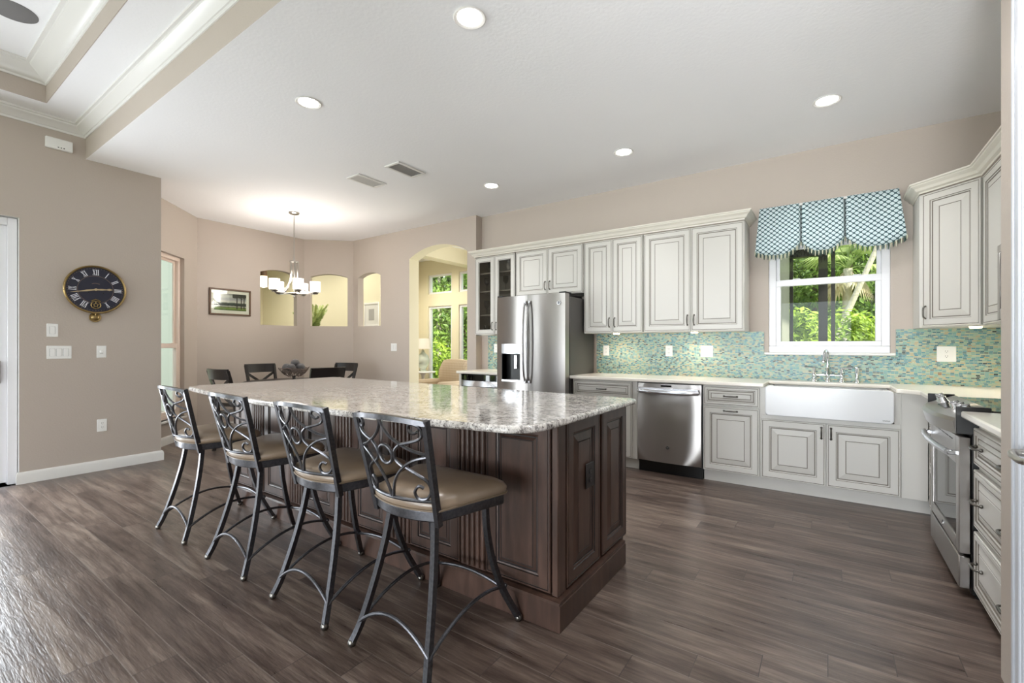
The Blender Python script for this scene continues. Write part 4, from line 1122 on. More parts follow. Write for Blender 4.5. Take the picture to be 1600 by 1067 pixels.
for k in range(17):
    a = math.radians(90+26-52*k/16); hgt = (.006, .009, .007)[k % 3]; rb = .082
    m.box(-.0012, .0012, rb-hgt/2-.02, rb+hgt/2-.02, .0345, .0355, 0, 0, Mk @ Matrix.Rotation(a-PI/2, 4, 'Z'))
    if k % 2: m.box(-.0035, .0035, rb-.02-.0009, rb-.02+.0009, .0345, .0355, 0, 0, Mk @ Matrix.Rotation(a-PI/2, 4, 'Z'))
m.build('dial_print', M['dialline'], r)
RN = ['XII', 'I', 'II', 'III', 'IIII', 'V', 'VI', 'VII', 'VIII', 'IX', 'X', 'XI']
for h_, s_ in enumerate(RN):
    m = MB()
    if h_ == 6: s_ = 'VI'
    W = {'I': .013, 'V': .024, 'X': .024}; tw = sum(W[c] for c in s_); x = -tw/2
    Mh = Mk @ Matrix.Rotation(-2*PI*h_/12, 4, 'Z')
    y0_, y1_ = .142, .194; z0_, z1_ = .0348, .0368
    if h_ == 6: x = x; 
    def stroke(xa, xb, wd):
        m.add([(xa-wd/2, y1_, z1_), (xa+wd/2, y1_, z1_), (xb+wd/2, y0_, z1_), (xb-wd/2, y0_, z1_), (xa-wd/2, y1_, z0_), (xa+wd/2, y1_, z0_), (xb+wd/2, y0_, z0_), (xb-wd/2, y0_, z0_)],
              [(0, 1, 2, 3), (0, 1, 5, 4), (1, 2, 6, 5), (2, 3, 7, 6), (3, 0, 4, 7)], 0, Mh)
    if h_ != 6:
        for c in s_:
            w_ = W[c]; cx = x+w_/2
            if c == 'I': stroke(cx, cx, .006)
            if c == 'V': stroke(cx-.008, cx, .006); stroke(cx+.008, cx, .0028)
            if c == 'X': stroke(cx-.008, cx+.008, .006); stroke(cx+.008, cx-.008, .0028)
            for yy in (y0_, y1_): m.box(cx-w_/2+.001, cx+w_/2-.001, yy-.001, yy+.001, z0_, z1_, 0, 0, Mh)
            x += w_
        m.build('numeral', M['numeral'], r)
m = MB(); m.tube([Mk @ Vector((.036*math.cos(2*PI*i/24), -.15+.036*math.sin(2*PI*i/24), .037)) for i in range(24)], .004, 6, True)
m.tube([Mk @ Vector((.014*math.cos(2*PI*i/16), -.15+.014*math.sin(2*PI*i/16), .037)) for i in range(16)], .003, 6, True)
for k in range(5):
    a = 2*PI*k/5+PI/2; m.tube([Mk @ Vector((.01*math.cos(a), -.15+.01*math.sin(a), .037)), Mk @ Vector((.036*math.cos(a), -.15+.036*math.sin(a), .037))], .003, 6)
m.tube([Mk @ Vector(p) for p in ((-.034, -.115, .037), (-.018, -.103, .037), (0, -.095, .037), (.018, -.103, .037), (.034, -.115, .037))], .006, 6)
m.build('escapement', M['brass'], r)
m = MB(); m.lathe([(0, .0345), (.043, .0345), (.043, .0352), (0, .0352)], 24, (0, -.15, 0), 0, Mk); m.lathe([(0, .0345), (.006, .0345), (.006, .0362), (0, .0362)], 10, (-.055, -.032, 0), 0, Mk); m.lathe([(0, .0345), (.006, .0345), (.006, .0362), (0, .0362)], 10, (.055, -.032, 0), 0, Mk)
m.build('winding_hole', M['black'], r)
def hand(ang, L, wd, name, z):
    Mh = Mk @ Matrix.Rotation(-ang, 4, 'Z'); m = MB()
    m.prism([(-wd*.5, -.02), (wd*.5, -.02), (wd, L*.35), (wd*.45, L*.62), (wd*1.4, L*.8) if name == 'hour_hand' else (wd*.3, L*.8), (0, L), (-wd*1.4, L*.8) if name == 'hour_hand' else (-wd*.3, L*.8), (-wd*.45, L*.62), (-wd, L*.35)], z, z+.002, 'z', 0, Mh); m.build(name, M['hand'], r)
hand(math.radians(258), .195, .008, 'minute_hand', .042); hand(math.radians(86), .128, .008, 'hour_hand', .039)
m = MB(); m.lathe([(0, .034), (.012, .034), (.012, .047), (0, .05)], 14, M=Mk); m.build('hand_hub', M['hand'], r)
m = MB(); m.tube([(.022, 0, -.225), (.022, 0, -.25)], .006, 6); m.lathe([(0, .006), (.044, .006), (.047, .012), (.044, .02), (.032, .017), (.024, .026), (.012, .03), (0, .03)], 24, (0, -.27, 0), 0, Mk); m.build('pendulum_bob', M['brass'], r)

def plate(name, label, cat, loc, axis, w, h, parts, mat='white'):
    """wall plate; axis gives the outward normal: '+x', '-y', '+y' ..."""
    R = {'+x': Matrix(((0, 0, 1, 0), (1, 0, 0, 0), (0, 1, 0, 0), (0, 0, 0, 1))), '-y': Matrix(((1, 0, 0, 0), (0, 0, -1, 0), (0, 1, 0, 0), (0, 0, 0, 1)))}[axis]
    r = thing(name, label, cat, loc)
    m = MB(); m.box(-w/2, w/2, -h/2, h/2, 0, .006, 0, .003, R); m.build('cover_plate', M[mat], r)
    for kind, x, y in parts:
        if kind == 'rocker':
            m = MB(); m.box(x-.0175, x+.0175, y-.034, y+.034, .006, .0095, 0, .002, R); k = m.build('rocker', M[mat], r)
            m = MB(); m.tube([R @ Vector(p) for p in ((x-.0182, y-.0345, .0062), (x+.0182, y-.0345, .0062), (x+.0182, y+.0345, .0062), (x-.0182, y+.0345, .0062))], .0008, 4, True); m.build('gap', M['slot'], k)
        elif kind == 'duplex':
            for s_ in (-1, 1):
                m = MB(); m.lathe([(0, .0062), (.0165, .0062), (.0165, .0085), (0, .009)], 16, (x, y+s_*.02, 0), 0, R); k = m.build('socket', M[mat], r)
                m = MB()
                for dx in (-.0065, .0065): m.box(x+dx-.0012, x+dx+.0012, y+s_*.02-.001, y+s_*.02+.008, .0085, .0096, 0, 0, R)
                m.lathe([(0, .0085), (.0022, .0085), (.0022, .0096), (0, .0096)], 8, (x, y+s_*.02-.008, 0), 0, R); m.build('slot', M['slot'] if mat == 'white' else M['pull'], k)
        elif kind == 'toggle':
            m = MB(); m.box(x-.005, x+.005, y-.004, y+.010, .006, .014, 0, .002, R); m.build('toggle', M[mat], r)
        elif kind == 'knob':
            m = MB(); m.lathe([(0, .006), (.015, .006), (.013, .02), (0, .022)], 18, (x, y, 0), 0, R); k = m.build('dimmer_knob', M[mat], r)
            m = MB(); m.box(x-.012, x+.012, y-.017, y-.014, .006, .0085, 0, 0, R); m.build('painted_shadow', M['slot'], k)  # dark strip stands in for the shade under the knob
    return r
plate('light_switch', 'single white rocker switch under the clock, above the triple switch', 'switch', (CX, 1.04, 1.378), '+x', .078, .122, [('rocker', 0, 0)])
plate('light_switch', 'triple white rocker switch plate beside the sliding door', 'switch', (CX, 1.086, 1.172), '+x', .170, .122, [('rocker', -.046, 0), ('rocker', 0, 0), ('rocker', .046, 0)])
plate('dimmer_switch', 'white dimmer plate with round knob right of the triple switch', 'switch', (CX, 1.388, 1.175), '+x', .074, .118, [('knob', 0, 0)])
plate('power_outlet', 'white duplex outlet low on the clock wall', 'outlet', (CX, 1.392, .446), '+x', .076, .122, [('duplex', 0, 0)])
plate('light_switch', 'white double switch plate left of the arched doorway', 'switch', (-5.69, AY, 1.212), '-y', .135, .122, [('rocker', -.026, 0), ('rocker', .026, 0)])
BS = WY-.012
plate('power_outlet', 'white outlet on the mosaic tile beside the refrigerator', 'outlet', (-2.133, BS, 1.178), '-y', .075, .118, [('duplex', 0, 0)])
plate('power_outlet', 'white outlet on the mosaic tile above the dishwasher', 'outlet', (-1.41, BS, 1.178), '-y', .075, .118, [('duplex', 0, 0)])
plate('power_outlet', 'white two-gang plate with outlet and switch left of the sink window', 'outlet', (-1.026, BS, 1.176), '-y', .122, .118, [('duplex', -.028, 0), ('rocker', .028, 0)])
plate('power_outlet', 'white wide outlet plate on the mosaic tile below the corner cabinet', 'outlet', (.786, BS, 1.167), '-y', .116, .125, [('duplex', 0, 0)])
plate('power_outlet', 'white outlet sliver left of the refrigerator, above the beverage cooler', 'outlet', (-3.74, BS, 1.2), '-y', .075, .118, [('duplex', 0, 0)])
# bronze outlet on the island end
o = plate('power_outlet', 'dark bronze outlet on the brown end panel of the island', 'outlet', (-.962, 2.053, .60), '+x', .086, .122, [('duplex', 0, 0)], 'bronze')
r = thing('alarm_sensor', 'white rectangular alarm box high on the clock wall near the tray ceiling', 'alarm', (CX, 1.083, 3.113))
m = MB(); m.box(.0, .032, -.093, .093, -.05, .05, 0, .006); m.build('housing', M['white'], r)
m = MB()
for k in (-1, 0, 1): m.box(.0315, .033, .012+k*.019-.005, .012+k*.019+.005, -.036, -.028, 0, .001)
m.build('indicator', M['black'], r)
r = thing('framed_picture', 'framed landscape picture with white mat on the nook wall', 'picture', (PX, 3.179, 1.881))
m = MB()
for a, b_, c, e in ((-.287, .287, -.195, -.17), (-.287, .287, .17, .195), (-.287, -.262, -.17, .17), (.262, .287, -.17, .17)): m.box(.001, .026, a, b_, c, e, 0, .004)
m.build('frame', M['frame_wood'], r)
m = MB(); m.box(.002, .012, -.262, .262, -.17, .17); m.build('mat_board', M['mat_board'], r)
m = MB(); m.box(.0121, .014, -.222, .222, -.122, .125); m.build('print', M['print'], r)
m = MB(); m.box(.018, .0195, -.262, .262, -.17, .17); m.build('glass', M['pane'], r)
# recessed lights
def downlight(loc, label, e=26, cone=96):
    r = thing('recessed_light', label, 'ceiling light', loc, 0, 'recessed kitchen ceiling lights')
    m = MB(); m.lathe([(.066, .0), (.088, -.001), (.092, -.005), (.086, -.009), (.074, -.006), (.066, -.001)], 32); m.build('trim_ring', M['trim'], r)
    m = MB(); m.lathe([(0, -.003), (.068, -.003), (.068, -.001), (0, -.001)], 32); m.build('lens', M['bulb'], r)
    lamp('downlight', 'SPOT', (loc[0], loc[1], loc[2]-.03), (0, 0, 0), e, (.98, .985, 1), spot_size=math.radians(cone), spot_blend=1.0, shadow_soft_size=.07)
DL = [((-1.621, 1.928), 'round recessed ceiling light nearest the camera, top centre'), ((-3.173, 1.919), 'round recessed ceiling light left, above the far end of the island'),
      ((-.005, 4.084), 'round recessed ceiling light on the right, in front of the sink window'), ((-1.566, 4.085), 'round recessed ceiling light in front of the wider upper cabinet'), ((-3.121, 4.09), 'round recessed ceiling light farthest back, in front of the refrigerator')]
DL.append(((-.07, 1.925), 'round recessed ceiling light over the walkway right of the island end'))
for (x, y), lb in DL: downlight((x, y, ZC), lb, 42 if 'walkway' in lb else 33 if 'sink' in lb else 26, 125 if 'walkway' in lb else 122 if 'sink' in lb else 96)
def vent(loc, label, dark):
    r = thing('ceiling_vent', label, 'vent', loc, 0, 'ceiling air vents')
    w, h = .105, .185
    m = MB()
    for a, b_, c, e in ((-w, w, -h, -h+.028), (-w, w, h-.028, h), (-w, -w+.028, -h+.028, h-.028), (w-.028, w, -h+.028, h-.028)): m.box(a, b_, c, e, -.012, 0, 0, .003)
    m.build('frame', M['trim'], r)
    m = MB(); m.box(-w+.02, w-.02, -h+.02, h-.02, -.002, -.0005); m.build('backing', M['ventdark' if dark else 'ventgrey'], r)
    m = MB()
    for k in range(7):
        x = -w+.036+k*.0225
        m.add([(x, -h+.028, -.011), (x+.014 if not dark else x+.007, -h+.028, -.003), (x+.014 if not dark else x+.007, h-.028, -.003), (x, h-.028, -.011)], [(0, 1, 2, 3)])
        m.add([(x, -h+.028, -.012), (x+.014 if not dark else x+.007, -h+.028, -.004), (x+.014 if not dark else x+.007, h-.028, -.004), (x, h-.028, -.012)], [(3, 2, 1, 0)])
    m.build('louver', M['trim' if not dark else 'ventgrey'], r)
vent((-3.56, 3.215, ZC), 'ceiling air vent with dark louvers, larger and nearer of two', True)
vent((-4.147, 3.19, ZC), 'pale ceiling air vent left of the dark one', False)
m = MB(); m.lathe([(0, -.006), (.125, -.006), (.13, -.003), (.13, 0), (0, 0)], 40); tag(m.build('ceiling_speaker', M['speaker'], loc=(-4.73, .63, TZ2)), 'round grey speaker grille in the raised tray ceiling', 'speaker')

# valance over the sink window
r = thing('window_valance', 'teal lattice fabric valance with tassel fringe over the sink window', 'valance', (0, 0, 0))
yv = WY-.12; zt_ = 2.535
XJ = [(-.533, -.571), (-.2005, -.2005), (.124, .124), (.484, .532)]
def zb_(x, k):
    (a, _), (c, __) = XJ[k], XJ[k+1]; u = (x-a)/(c-a)
    if k == 0: e0, e1, lo = 2.125, 2.175, 2.078
    elif k == 1: e0, e1, lo = 2.175, 2.175, 2.082
    else: e0, e1, lo = 2.175, 2.14, 2.075
    f = lambda d: max(0, 1-d/.38)**1.6
    return lo+(e0-lo)*f(u)+(e1-lo)*f(1-u)
fr = MB(); fr2 = MB()
for k in range(3):
    (a0, a1), (c0, c1) = XJ[k], XJ[k+1]; N = 24; m = MB(); vs_ = []
    for i in range(N+1):
        u = i/N; xt = a0+(c0-a0)*u; xb = a1+(c1-a1)*u; zb2 = zb_(xt, k)
        pl = .05*(max(0, 1-u/.045)+max(0, 1-(1-u)/.045))
        if (k == 0 and u < .5) or (k == 2 and u > .5): pl = 0
        for j in range(7):
            t = j/6; vs_.append((xt+(xb-xt)*t, yv-.012*t+pl*.6, zt_+(zb2-zt_)*t))
        fx = xb
        for s2 in range(1):
            L_ = .022+.006*((i*7) % 3)
            (fr if i % 2 else fr2).tube([(fx, yv-.012, zb2+.004), (fx+.001, yv-.014, zb2-.012), (fx, yv-.012, zb2-.012-L_)], [.004, .0055, .003], 5)
    m.add(vs_, [(i*7+j, (i+1)*7+j, (i+1)*7+j+1, i*7+j+1) for i in range(N) for j in range(6)])
    o = m.build('fabric_panel', M['valance'], r, smooth=60)
    sd = o.modifiers.new('thickness', 'SOLIDIFY'); sd.thickness = .004; sd.offset = 1
for (xt, xb, zb2) in ((-.533, -.571, 2.125), (.484, .532, 2.14)):
    m = MB(); vs_ = []
    for i in range(5):
        u = i/4
        for j in range(7):
            t = j/6; vs_.append((xt+(xb-xt)*t, yv-.012*t+(WY-.002-yv)*u, zt_+(zb2-.01*math.sin(PI*u)-zt_)*t))
    m.add(vs_, [(i*7+j, (i+1)*7+j, (i+1)*7+j+1, i*7+j+1) for i in range(4) for j in range(6)])
    o = m.build('return_panel', M['valance'], r, smooth=60); sd = o.modifiers.new('thickness', 'SOLIDIFY'); sd.thickness = .004
    for i in range(5): fr.tube([(xb, yv+(WY-.01-yv)*i/4, zb2-.004), (xb, yv+(WY-.01-yv)*i/4, zb2-.032)], [.005, .003], 5)
m = MB(); m.box(-.528, .479, yv+.004, WY-.002, zt_-.02, zt_); m.build('mounting_board', M['trim'], r)
fr.build('fringe', M['fringe'], r)['kind'] = 'stuff'; fr2.build('fringe', M['fringe2'], r)['kind'] = 'stuff'

# glasses in the glass-front cabinet
def goblet():
    m = MB(); m.lathe([(0, 0), (.032, 0), (.03, .004), (.005, .008), (.004, .08), (.012, .092), (.03, .115), (.036, .15), (.034, .19), (.032, .19), (.034, .15), (.028, .117), (0, .098)], 16); return m.build('wine_glass', M['stemglass'])
def tumbler():
    m = MB(); m.lathe([(0, 0), (.03, 0), (.036, .11), (.034, .11), (.029, .006), (0, .006)], 16); return m.build('tumbler', M['stemglass'])
shz = [1.392, 1.644, 1.954, 2.194]
g0 = goblet(); first = True
def put(src, locs, cat, group):
    k = 0
    for p, lb in locs:
        o = src if k == 0 else src.copy()
        if k: C.objects.link(o)
        o.location = p; tag(o, lb, cat, group); k += 1
yc = 4.83
nm = {1: 'second', 2: 'third'}
L = []
for lv, nmz in ((1, 'lower-middle'), (2, 'upper-middle')):
    for i, x in enumerate((-3.76, -3.66, -3.45, -3.33)):
        L.append(((x, yc, shz[lv]), '%s stemmed glass from the left on the %s shelf behind glass' % (('first', 'second', 'third', 'fourth')[i], nmz)))
put(g0, L, 'glass', 'stemmed glasses in the glass-front cabinet')
put(tumbler(), [((x, yc, shz[0]), '%s clear tumbler from the left on the bottom shelf of the glass-front cabinet' % w_) for x, w_ in ((-3.77, 'first'), (-3.69, 'second'), (-3.61, 'third'))], 'glass', 'tumblers in the glass-front cabinet')
o = goblet(); o.location = (-3.70, yc, shz[3]); o.scale = (1, 1, .8); tag(o, 'short stemmed glass on the top shelf behind the left glass door', 'glass')
m = MB(); m.lathe([(0, 0), (.04, 0), (.045, .01), (.02, .03), (.035, .07), (.03, .1), (.012, .12), (.025, .135), (.022, .16), (0, .17)], 16); tag(m.build('figurine', M['porcelain'], loc=(-3.40, yc, shz[3])), 'white porcelain figurine on the top shelf behind the right glass door', 'figurine')
m = MB(); m.lathe([(0, 0), (.03, 0), (.045, .05), (.03, .1), (.015, .13), (.022, .16), (.02, .16), (0, .05)], 16); tag(m.build('small_vase', M['ceramic'], loc=(-3.28, yc, shz[3])), 'small pale vase beside the figurine in the glass-front cabinet', 'vase')

# under-cabinet puck lights
for k, (x, y, lb) in enumerate(((-3.52, 4.80, 'small puck light under the glass-front cabinet'), (-1.92, 4.80, 'small puck light under the narrower upper cabinet'), (-1.1, 4.80, 'small puck light under the wider upper cabinet'), (.88, 4.62, 'small glowing puck light under the corner cabinet'), (1.04, 4.1, 'small puck light under the right single-door upper cabinet'))):
    m = MB(); m.lathe([(0, -.012), (.03, -.012), (.034, -.008), (.034, 0), (0, 0)], 16)
    tag(m.build('puck_light', M['puck'], loc=(x, y, ZB)), lb, 'light', 'under-cabinet puck lights')
    lamp('puck_glow', 'SPOT', (x, y, ZB-.02), (0, 0, 0), 4, (1, .88, .72), spot_size=math.radians(160), spot_blend=.8, shadow_soft_size=.03)
# ---------------------------------------------------------------- living room and hall
r = thing('armchair', 'tan plaid upholstered armchair seen from behind through the arch', 'armchair', (-5.72, 6.0, 0), math.radians(170))
m = MB(); m.box(-.33, .33, -.36, .36, .16, .36, 0, .03); m.build('seat_base', M['plaid'], r)
m = MB(); m.box(-.3, .3, -.22, .40, .36, .5, 0, .05); m.build('seat_cushion', M['plaid'], r)
m = MB(); vs_ = []
N = 10
for i in range(N+1):
    u = -1+2*i/N; x = .39*u; top = .99-.035*u*u-.10*max(0, abs(u)-.8)/.2
    vs_ += [(x, -.40, .16), (x, -.44, top-.06), (x, -.40, top), (x, -.30, top), (x, -.24, top-.08), (x, -.22, .4)]
m.add(vs_, [(i*6+k, (i+1)*6+k, (i+1)*6+(k+1) % 6, i*6+(k+1) % 6) for i in range(N) for k in range(6)]+[tuple(range(6)), tuple(N*6+k for k in range(6))[::-1]])
bk = m.build('backrest', M['plaid'], r)
m = MB(); m.tube([(-.375, -.425, .2), (-.375, -.447, .82), (-.33, -.447, .90), (0, -.447, .928), (.33, -.447, .90), (.375, -.447, .82), (.375, -.425, .2)], .007, 6); m.build('piping', M['welt'], bk)
for s_ in (-1, 1):
    m = MB(); m.box(s_*.40-.085, s_*.40+.085, -.36, .38, .16, .62, 0, .06); m.build('arm', M['plaid'], r)
    for y in (-.3, .3):
        m = MB(); m.tube([(s_*.33, y, .17), (s_*.34, y, 0)], [.028, .018], 8); m.build('leg', M['darkwood'], r)
r = thing('side_table', 'pale round side table under the lamp in the living room', 'table', (-7.12, 6.92, 0))
m = MB(); m.lathe([(0, .66), (.26, .66), (.27, .675), (.26, .69), (0, .69)], 28); m.build('tabletop', M['trim'], r)
m = MB(); m.lathe([(0, 0), (.16, 0), (.15, .03), (.04, .06), (.035, .6), (.08, .66), (0, .66)], 20); m.build('pedestal', M['trim'], r)
r = thing('table_lamp', 'pale ceramic table lamp with white drum shade in the living room', 'lamp', (-7.12, 6.92, .69))
m = MB(); m.lathe([(0, 0), (.07, 0), (.07, .02), (.05, .035), (.08, .08), (.125, .17), (.135, .25), (.11, .33), (.05, .39), (.03, .42), (.03, .45), (0, .45)], 24); m.build('base', M['ceramic'], r)
m = MB(); m.tube([(0, 0, .44), (0, 0, .56)], .008, 8); m.build('stem', M['brass'], r)
m = MB(); m.lathe([(.165, .48), (.17, .48), (.15, .70), (.145, .70), (.165, .48)], 32); m.lathe([(0, .695), (.147, .695)], 32); m.build('lamp_shade', M['linen'], r)
# hall: pendant, framed art, potted palm
r = thing('pendant_light', 'small pendant with white glass seen through the left nook opening', 'pendant', (-9.80, 4.91, 3.7))
m = MB(); m.tube([(0, 0, 0), (0, 0, -.85)], .008, 8); m.lathe([(0, 0), (.06, 0), (.05, -.03), (0, -.03)], 16); m.build('stem', M['bronze'], r)
m = MB(); m.lathe([(0, -.83), (.07, -.84), (.075, -.99), (0, -1.0)], 20); m.build('cap', M['frame_wood'], r)
m = MB(); m.lathe([(.07, -1.0), (.075, -1.0), (.075, -1.22), (0, -1.24), (0, -1.0)], 20); m.build('glass_shade', M['pendglass'], r)
r = thing('wall_art', 'white framed print on the hall wall behind the narrow opening', 'picture', (-8.02, 6.3, 1.90))
m = MB(); 
for a, b_, c, e in ((-.24, .24, -.26, -.22), (-.24, .24, .22, .26), (-.24, -.2, -.22, .22), (.2, .24, -.22, .22)): m.box(a, b_, -.025, 0, c, e, 0, .004)
m.build('frame', M['trim'], r)
m = MB(); m.box(-.2, .2, -.012, -.002, -.22, .22); m.build('mat_board', M['trim'], r)
m = MB(); m.box(-.09, .09, -.014, -.0121, -.12, .12); m.build('print', M['ventgrey'], r)
def frond(mb, base, az, L, lift, n=9, leaf=.3, wid=.022, rnd=random):
    P = []
    for i in range(n+1):
        t = i/n; rr_ = L*(t*.85); z = L*(lift*t-.75*t*t*(1.25-lift*.5)); P.append(Vector((base[0]+rr_*math.cos(az), base[1]+rr_*math.sin(az), base[2]+z)))
    mb.tube(P, [.008*(1-.8*i/n) for i in range(n+1)], 5)
    for i in range(1, n+1):
        d = (P[i]-P[i-1]).normalized(); side = d.cross(Vector((0, 0, 1))).normalized()
        for s_ in (-1, 1):
            for o in (0, .5):
                p = P[i-1].lerp(P[i], o); l = leaf*(1-.55*(i/n))*rnd.uniform(.85, 1.1); tip = p+side*s_*l*.75+d*l*.6-Vector((0, 0, l*.28))
                md_ = p.lerp(tip, .4)+Vector((0, 0, .02)); w_ = d*wid
                mb.add([p, md_+w_, tip, md_-w_], [(0, 1, 2, 3)])
r = thing('potted_palm', 'broad-leaved potted palm seen through the middle nook opening', 'plant', (-8.40, 5.12, 0))
m = MB(); m.lathe([(0, 0), (.16, 0), (.22, .36), (.24, .38), (.21, .38), (.2, .34), (0, .34)], 24); m.build('pot', M['ceramic'], r)
m = MB(); m.tube([(0, 0, .33), (.02, 0, .9), (0, .02, 1.5)], [.04, .032, .025], 8); m.build('trunk', M['bark_dark'], r)
m = MB(); rnd = random.Random(5)
for k in range(11): frond(m, (0, .02, 1.49), 2*PI*k/11+.2, rnd.uniform(.30, .36), rnd.uniform(1.0, 1.9), leaf=.2, wid=.035, rnd=rnd)
m.build('fronds', M['leaf_palm'], r)

# ---------------------------------------------------------------- outside
b = MB(); b.box(-60, 50, -40, 60, -.5, -.13); struct(b, 'ground', M['lawn'], 'grass outside the house', 'lawn')
b = MB(); b.box(-12.0, CX-.2, -5, 3.3, -.13, -.03); struct(b, 'lanai_floor', M['paver'], 'pale paver lanai floor outside the sliding door', 'floor')
b = MB(); b.box(-.44, 5, WY+.17, 8.2, -.13, -.03); struct(b, 'patio', M['paver'], 'pale paver patio outside the sink window', 'floor')
b = MB(); b.box(-12.7, 1.5, 3.3, FY+.4, 3.81, 3.95); b.box(CX-.3, 1.5, -10, 3.3, 3.81, 3.95); struct(b, 'roof', M['ceiling'], 'flat roof over the house, run out at the back to block the sun', 'roof')  # unseen back overhang added to keep sun out of the great room
b = MB(); b.box(1.24, 1.4, -1.2, WY+.3, -.1, 3.9); struct(b, 'wall_outer', M['lanai'], 'outer stucco wall behind the range', 'wall')
r = thing('screen_enclosure', 'dark bronze screen enclosure posts outside the sink window', 'screen frame', (0, 7.5, 0))
m = MB(); m.box(-.44, -.40, -.03, .03, -.05, 2.6); m.build('edge_post', M['bronze'], r)
m = MB(); m.box(-.105, .0, -.05, .05, -.05, 2.6); m.build('wide_post', M['bronze'], r)
m = MB(); m.box(.036, .082, -.03, .03, -.05, 2.6); m.build('narrow_post', M['bronze'], r)
m = MB(); m.box(-.44, .0, -.05, .05, 2.46, 2.75); m.box(0, 3.5, -.05, .05, 2.62, 2.75); m.build('header_beam', M['bronze'], r)

def leaves(mb, c, R, n, size, rnd, squash=1.0, shell=.55):
    for _ in range(n):
        d = Vector((rnd.gauss(0, 1), rnd.gauss(0, 1), rnd.gauss(0, 1))).normalized()
        rr_ = R*(shell+(1-shell)*rnd.random())*(1+.25*math.sin(5*d.x+3*d.z)*math.cos(4*d.y))
        p = Vector(c)+Vector((d.x*rr_, d.y*rr_, d.z*rr_*squash))
        nrm = (d+Vector((rnd.uniform(-.9, .9), rnd.uniform(-.9, .9), rnd.uniform(-.2, 1.2)))).normalized()
        u = nrm.orthogonal().normalized(); u.rotate(Matrix.Rotation(rnd.uniform(0, 6.28), 3, nrm)); v = nrm.cross(u)
        s_ = size*rnd.uniform(.6, 1.25)
        mb.add([p-u*s_, p-v*s_*.42+nrm*s_*.12, p+u*s_, p+v*s_*.42+nrm*s_*.12], [(0, 1, 2, 3)])
def shrub(loc, blobs, size, n, mat, label, seed, group=None):
    rnd = random.Random(seed); r = thing('shrub', label, 'shrub', loc, 0, group)
    m = MB()
    for (x, y, z, R) in blobs: leaves(m, (x, y, z), R, int(n*R*R), size, rnd)
    m.build('foliage', M[mat], r, smooth=0)
    m = MB()
    for (x, y, z, R) in blobs: m.tube([(x*.3, y*.3, 0), (x*.7, y*.7, z*.5), (x, y, z)], [.03, .022, .012], 6)
    m.build('stem', M['bark_dark'], r)
    return r
def tree(loc, h, lean, rad, crown, size, n, mat, bark, label, seed, bend=2):
    rnd = random.Random(seed); r = thing('tree', label, 'tree', loc, 0, 'trees beyond the windows')
    P = [(lean[0]*t**bend*h, lean[1]*t*h, h*t) for t in [i/8 for i in range(9)]]
    m = MB(); m.tube(P, [rad*(1-.55*i/8) for i in range(9)], 9)
    top = Vector(P[-1])
    for (x, y, z, R) in crown: m.tube([top*.85, top*.92+Vector((x*.5, y*.5, z*.4)), top+Vector((x, y, z))], [rad*.4, rad*.3, rad*.12], 6)
    m.build('trunk', M[bark], r)
    m = MB()
    for (x, y, z, R) in crown: leaves(m, top+Vector((x, y, z)), R, int(n*R*R), size, rnd, .8, .3)
    m.build('crown', M[mat], r, smooth=0); return r
def fanpalm(loc, h, lean, rad, label, seed, dry=5):
    rnd = random.Random(seed); r = thing('palm_tree', label, 'palm tree', loc, 0, 'trees beyond the windows')
    P = [(lean*h*t, 0, h*t) for t in [i/8 for i in range(9)]]
    m = MB(); m.tube(P, rad, 9); m.build('trunk', M['bark'], r)
    def fan(mb, az, el, L):
        b0 = Vector(P[-1]); d = Vector((math.cos(az)*math.cos(el), math.sin(az)*math.cos(el), math.sin(el))); hub = b0+d*L*.55
        mb.tube([b0, b0.lerp(hub, .5)+Vector((0, 0, .05)), hub], .012, 5); s_ = d.cross(Vector((0, 0, 1))).normalized(); up = s_.cross(d)
        for k in range(15):
            a = -1.5+3*k/14; t = (d*math.cos(a)+s_*math.sin(a))*L*.6+up*.05*L; tip = hub+t-Vector((0, 0, .22*L)); mid = hub+t*.6
            w_ = s_*math.cos(a)*.03-d*math.sin(a)*.03; mb.add([hub, mid+w_, tip, mid-w_], [(0, 1, 2, 3)])
    m = MB()
    for k in range(16): fan(m, rnd.uniform(0, 6.28), rnd.uniform(-.3, 1.3), rnd.uniform(.8, 1.1))
    m.build('fronds', M['leaf_palm'], r, smooth=0)
    m = MB()
    for k in range(dry): fan(m, rnd.uniform(0, 6.28), rnd.uniform(-1.2, -.6), rnd.uniform(.7, .9))
    m.build('dry_fronds', M['leaf_dry'], r, smooth=0); return r
SHG = 'lime green shrubs outside the sink window'
shrub((-.5, 9.0, -.13), [(0, 0, 1.45, .62), (.1, .1, .9, .62), (-.1, -.1, .45, .6)], .07, 4200, 'leaf_lime', 'lime green shrub on the left outside the sink window, left of the posts', 11, SHG)
shrub((.33, 10.5, -.13), [(0, 0, 1.5, .56), (.08, -.1, .9, .6), (-.08, .1, .45, .58)], .07, 4200, 'leaf_lime', 'lime green shrub just right of the dark posts outside the sink window', 12, SHG)
shrub((1.42, 9.5, -.13), [(0, 0, 1.4, .62), (-.1, .1, .9, .62), (.1, -.1, .45, .6)], .07, 4200, 'leaf_lime', 'lime green shrub farthest right outside the sink window', 13, SHG)
shrub((-1.4, 12.3, -.13), [(0, 0, 1.5, .9), (.2, .1, .9, .8)], .085, 2200, 'leaf_green', 'taller green shrub behind the left lime shrub', 14)
shrub((2.0, 11.9, -.13), [(0, 0, 1.6, .9), (.2, .1, 1.0, .8)], .085, 2200, 'leaf_green', 'taller green shrub behind the right lime shrubs', 15)
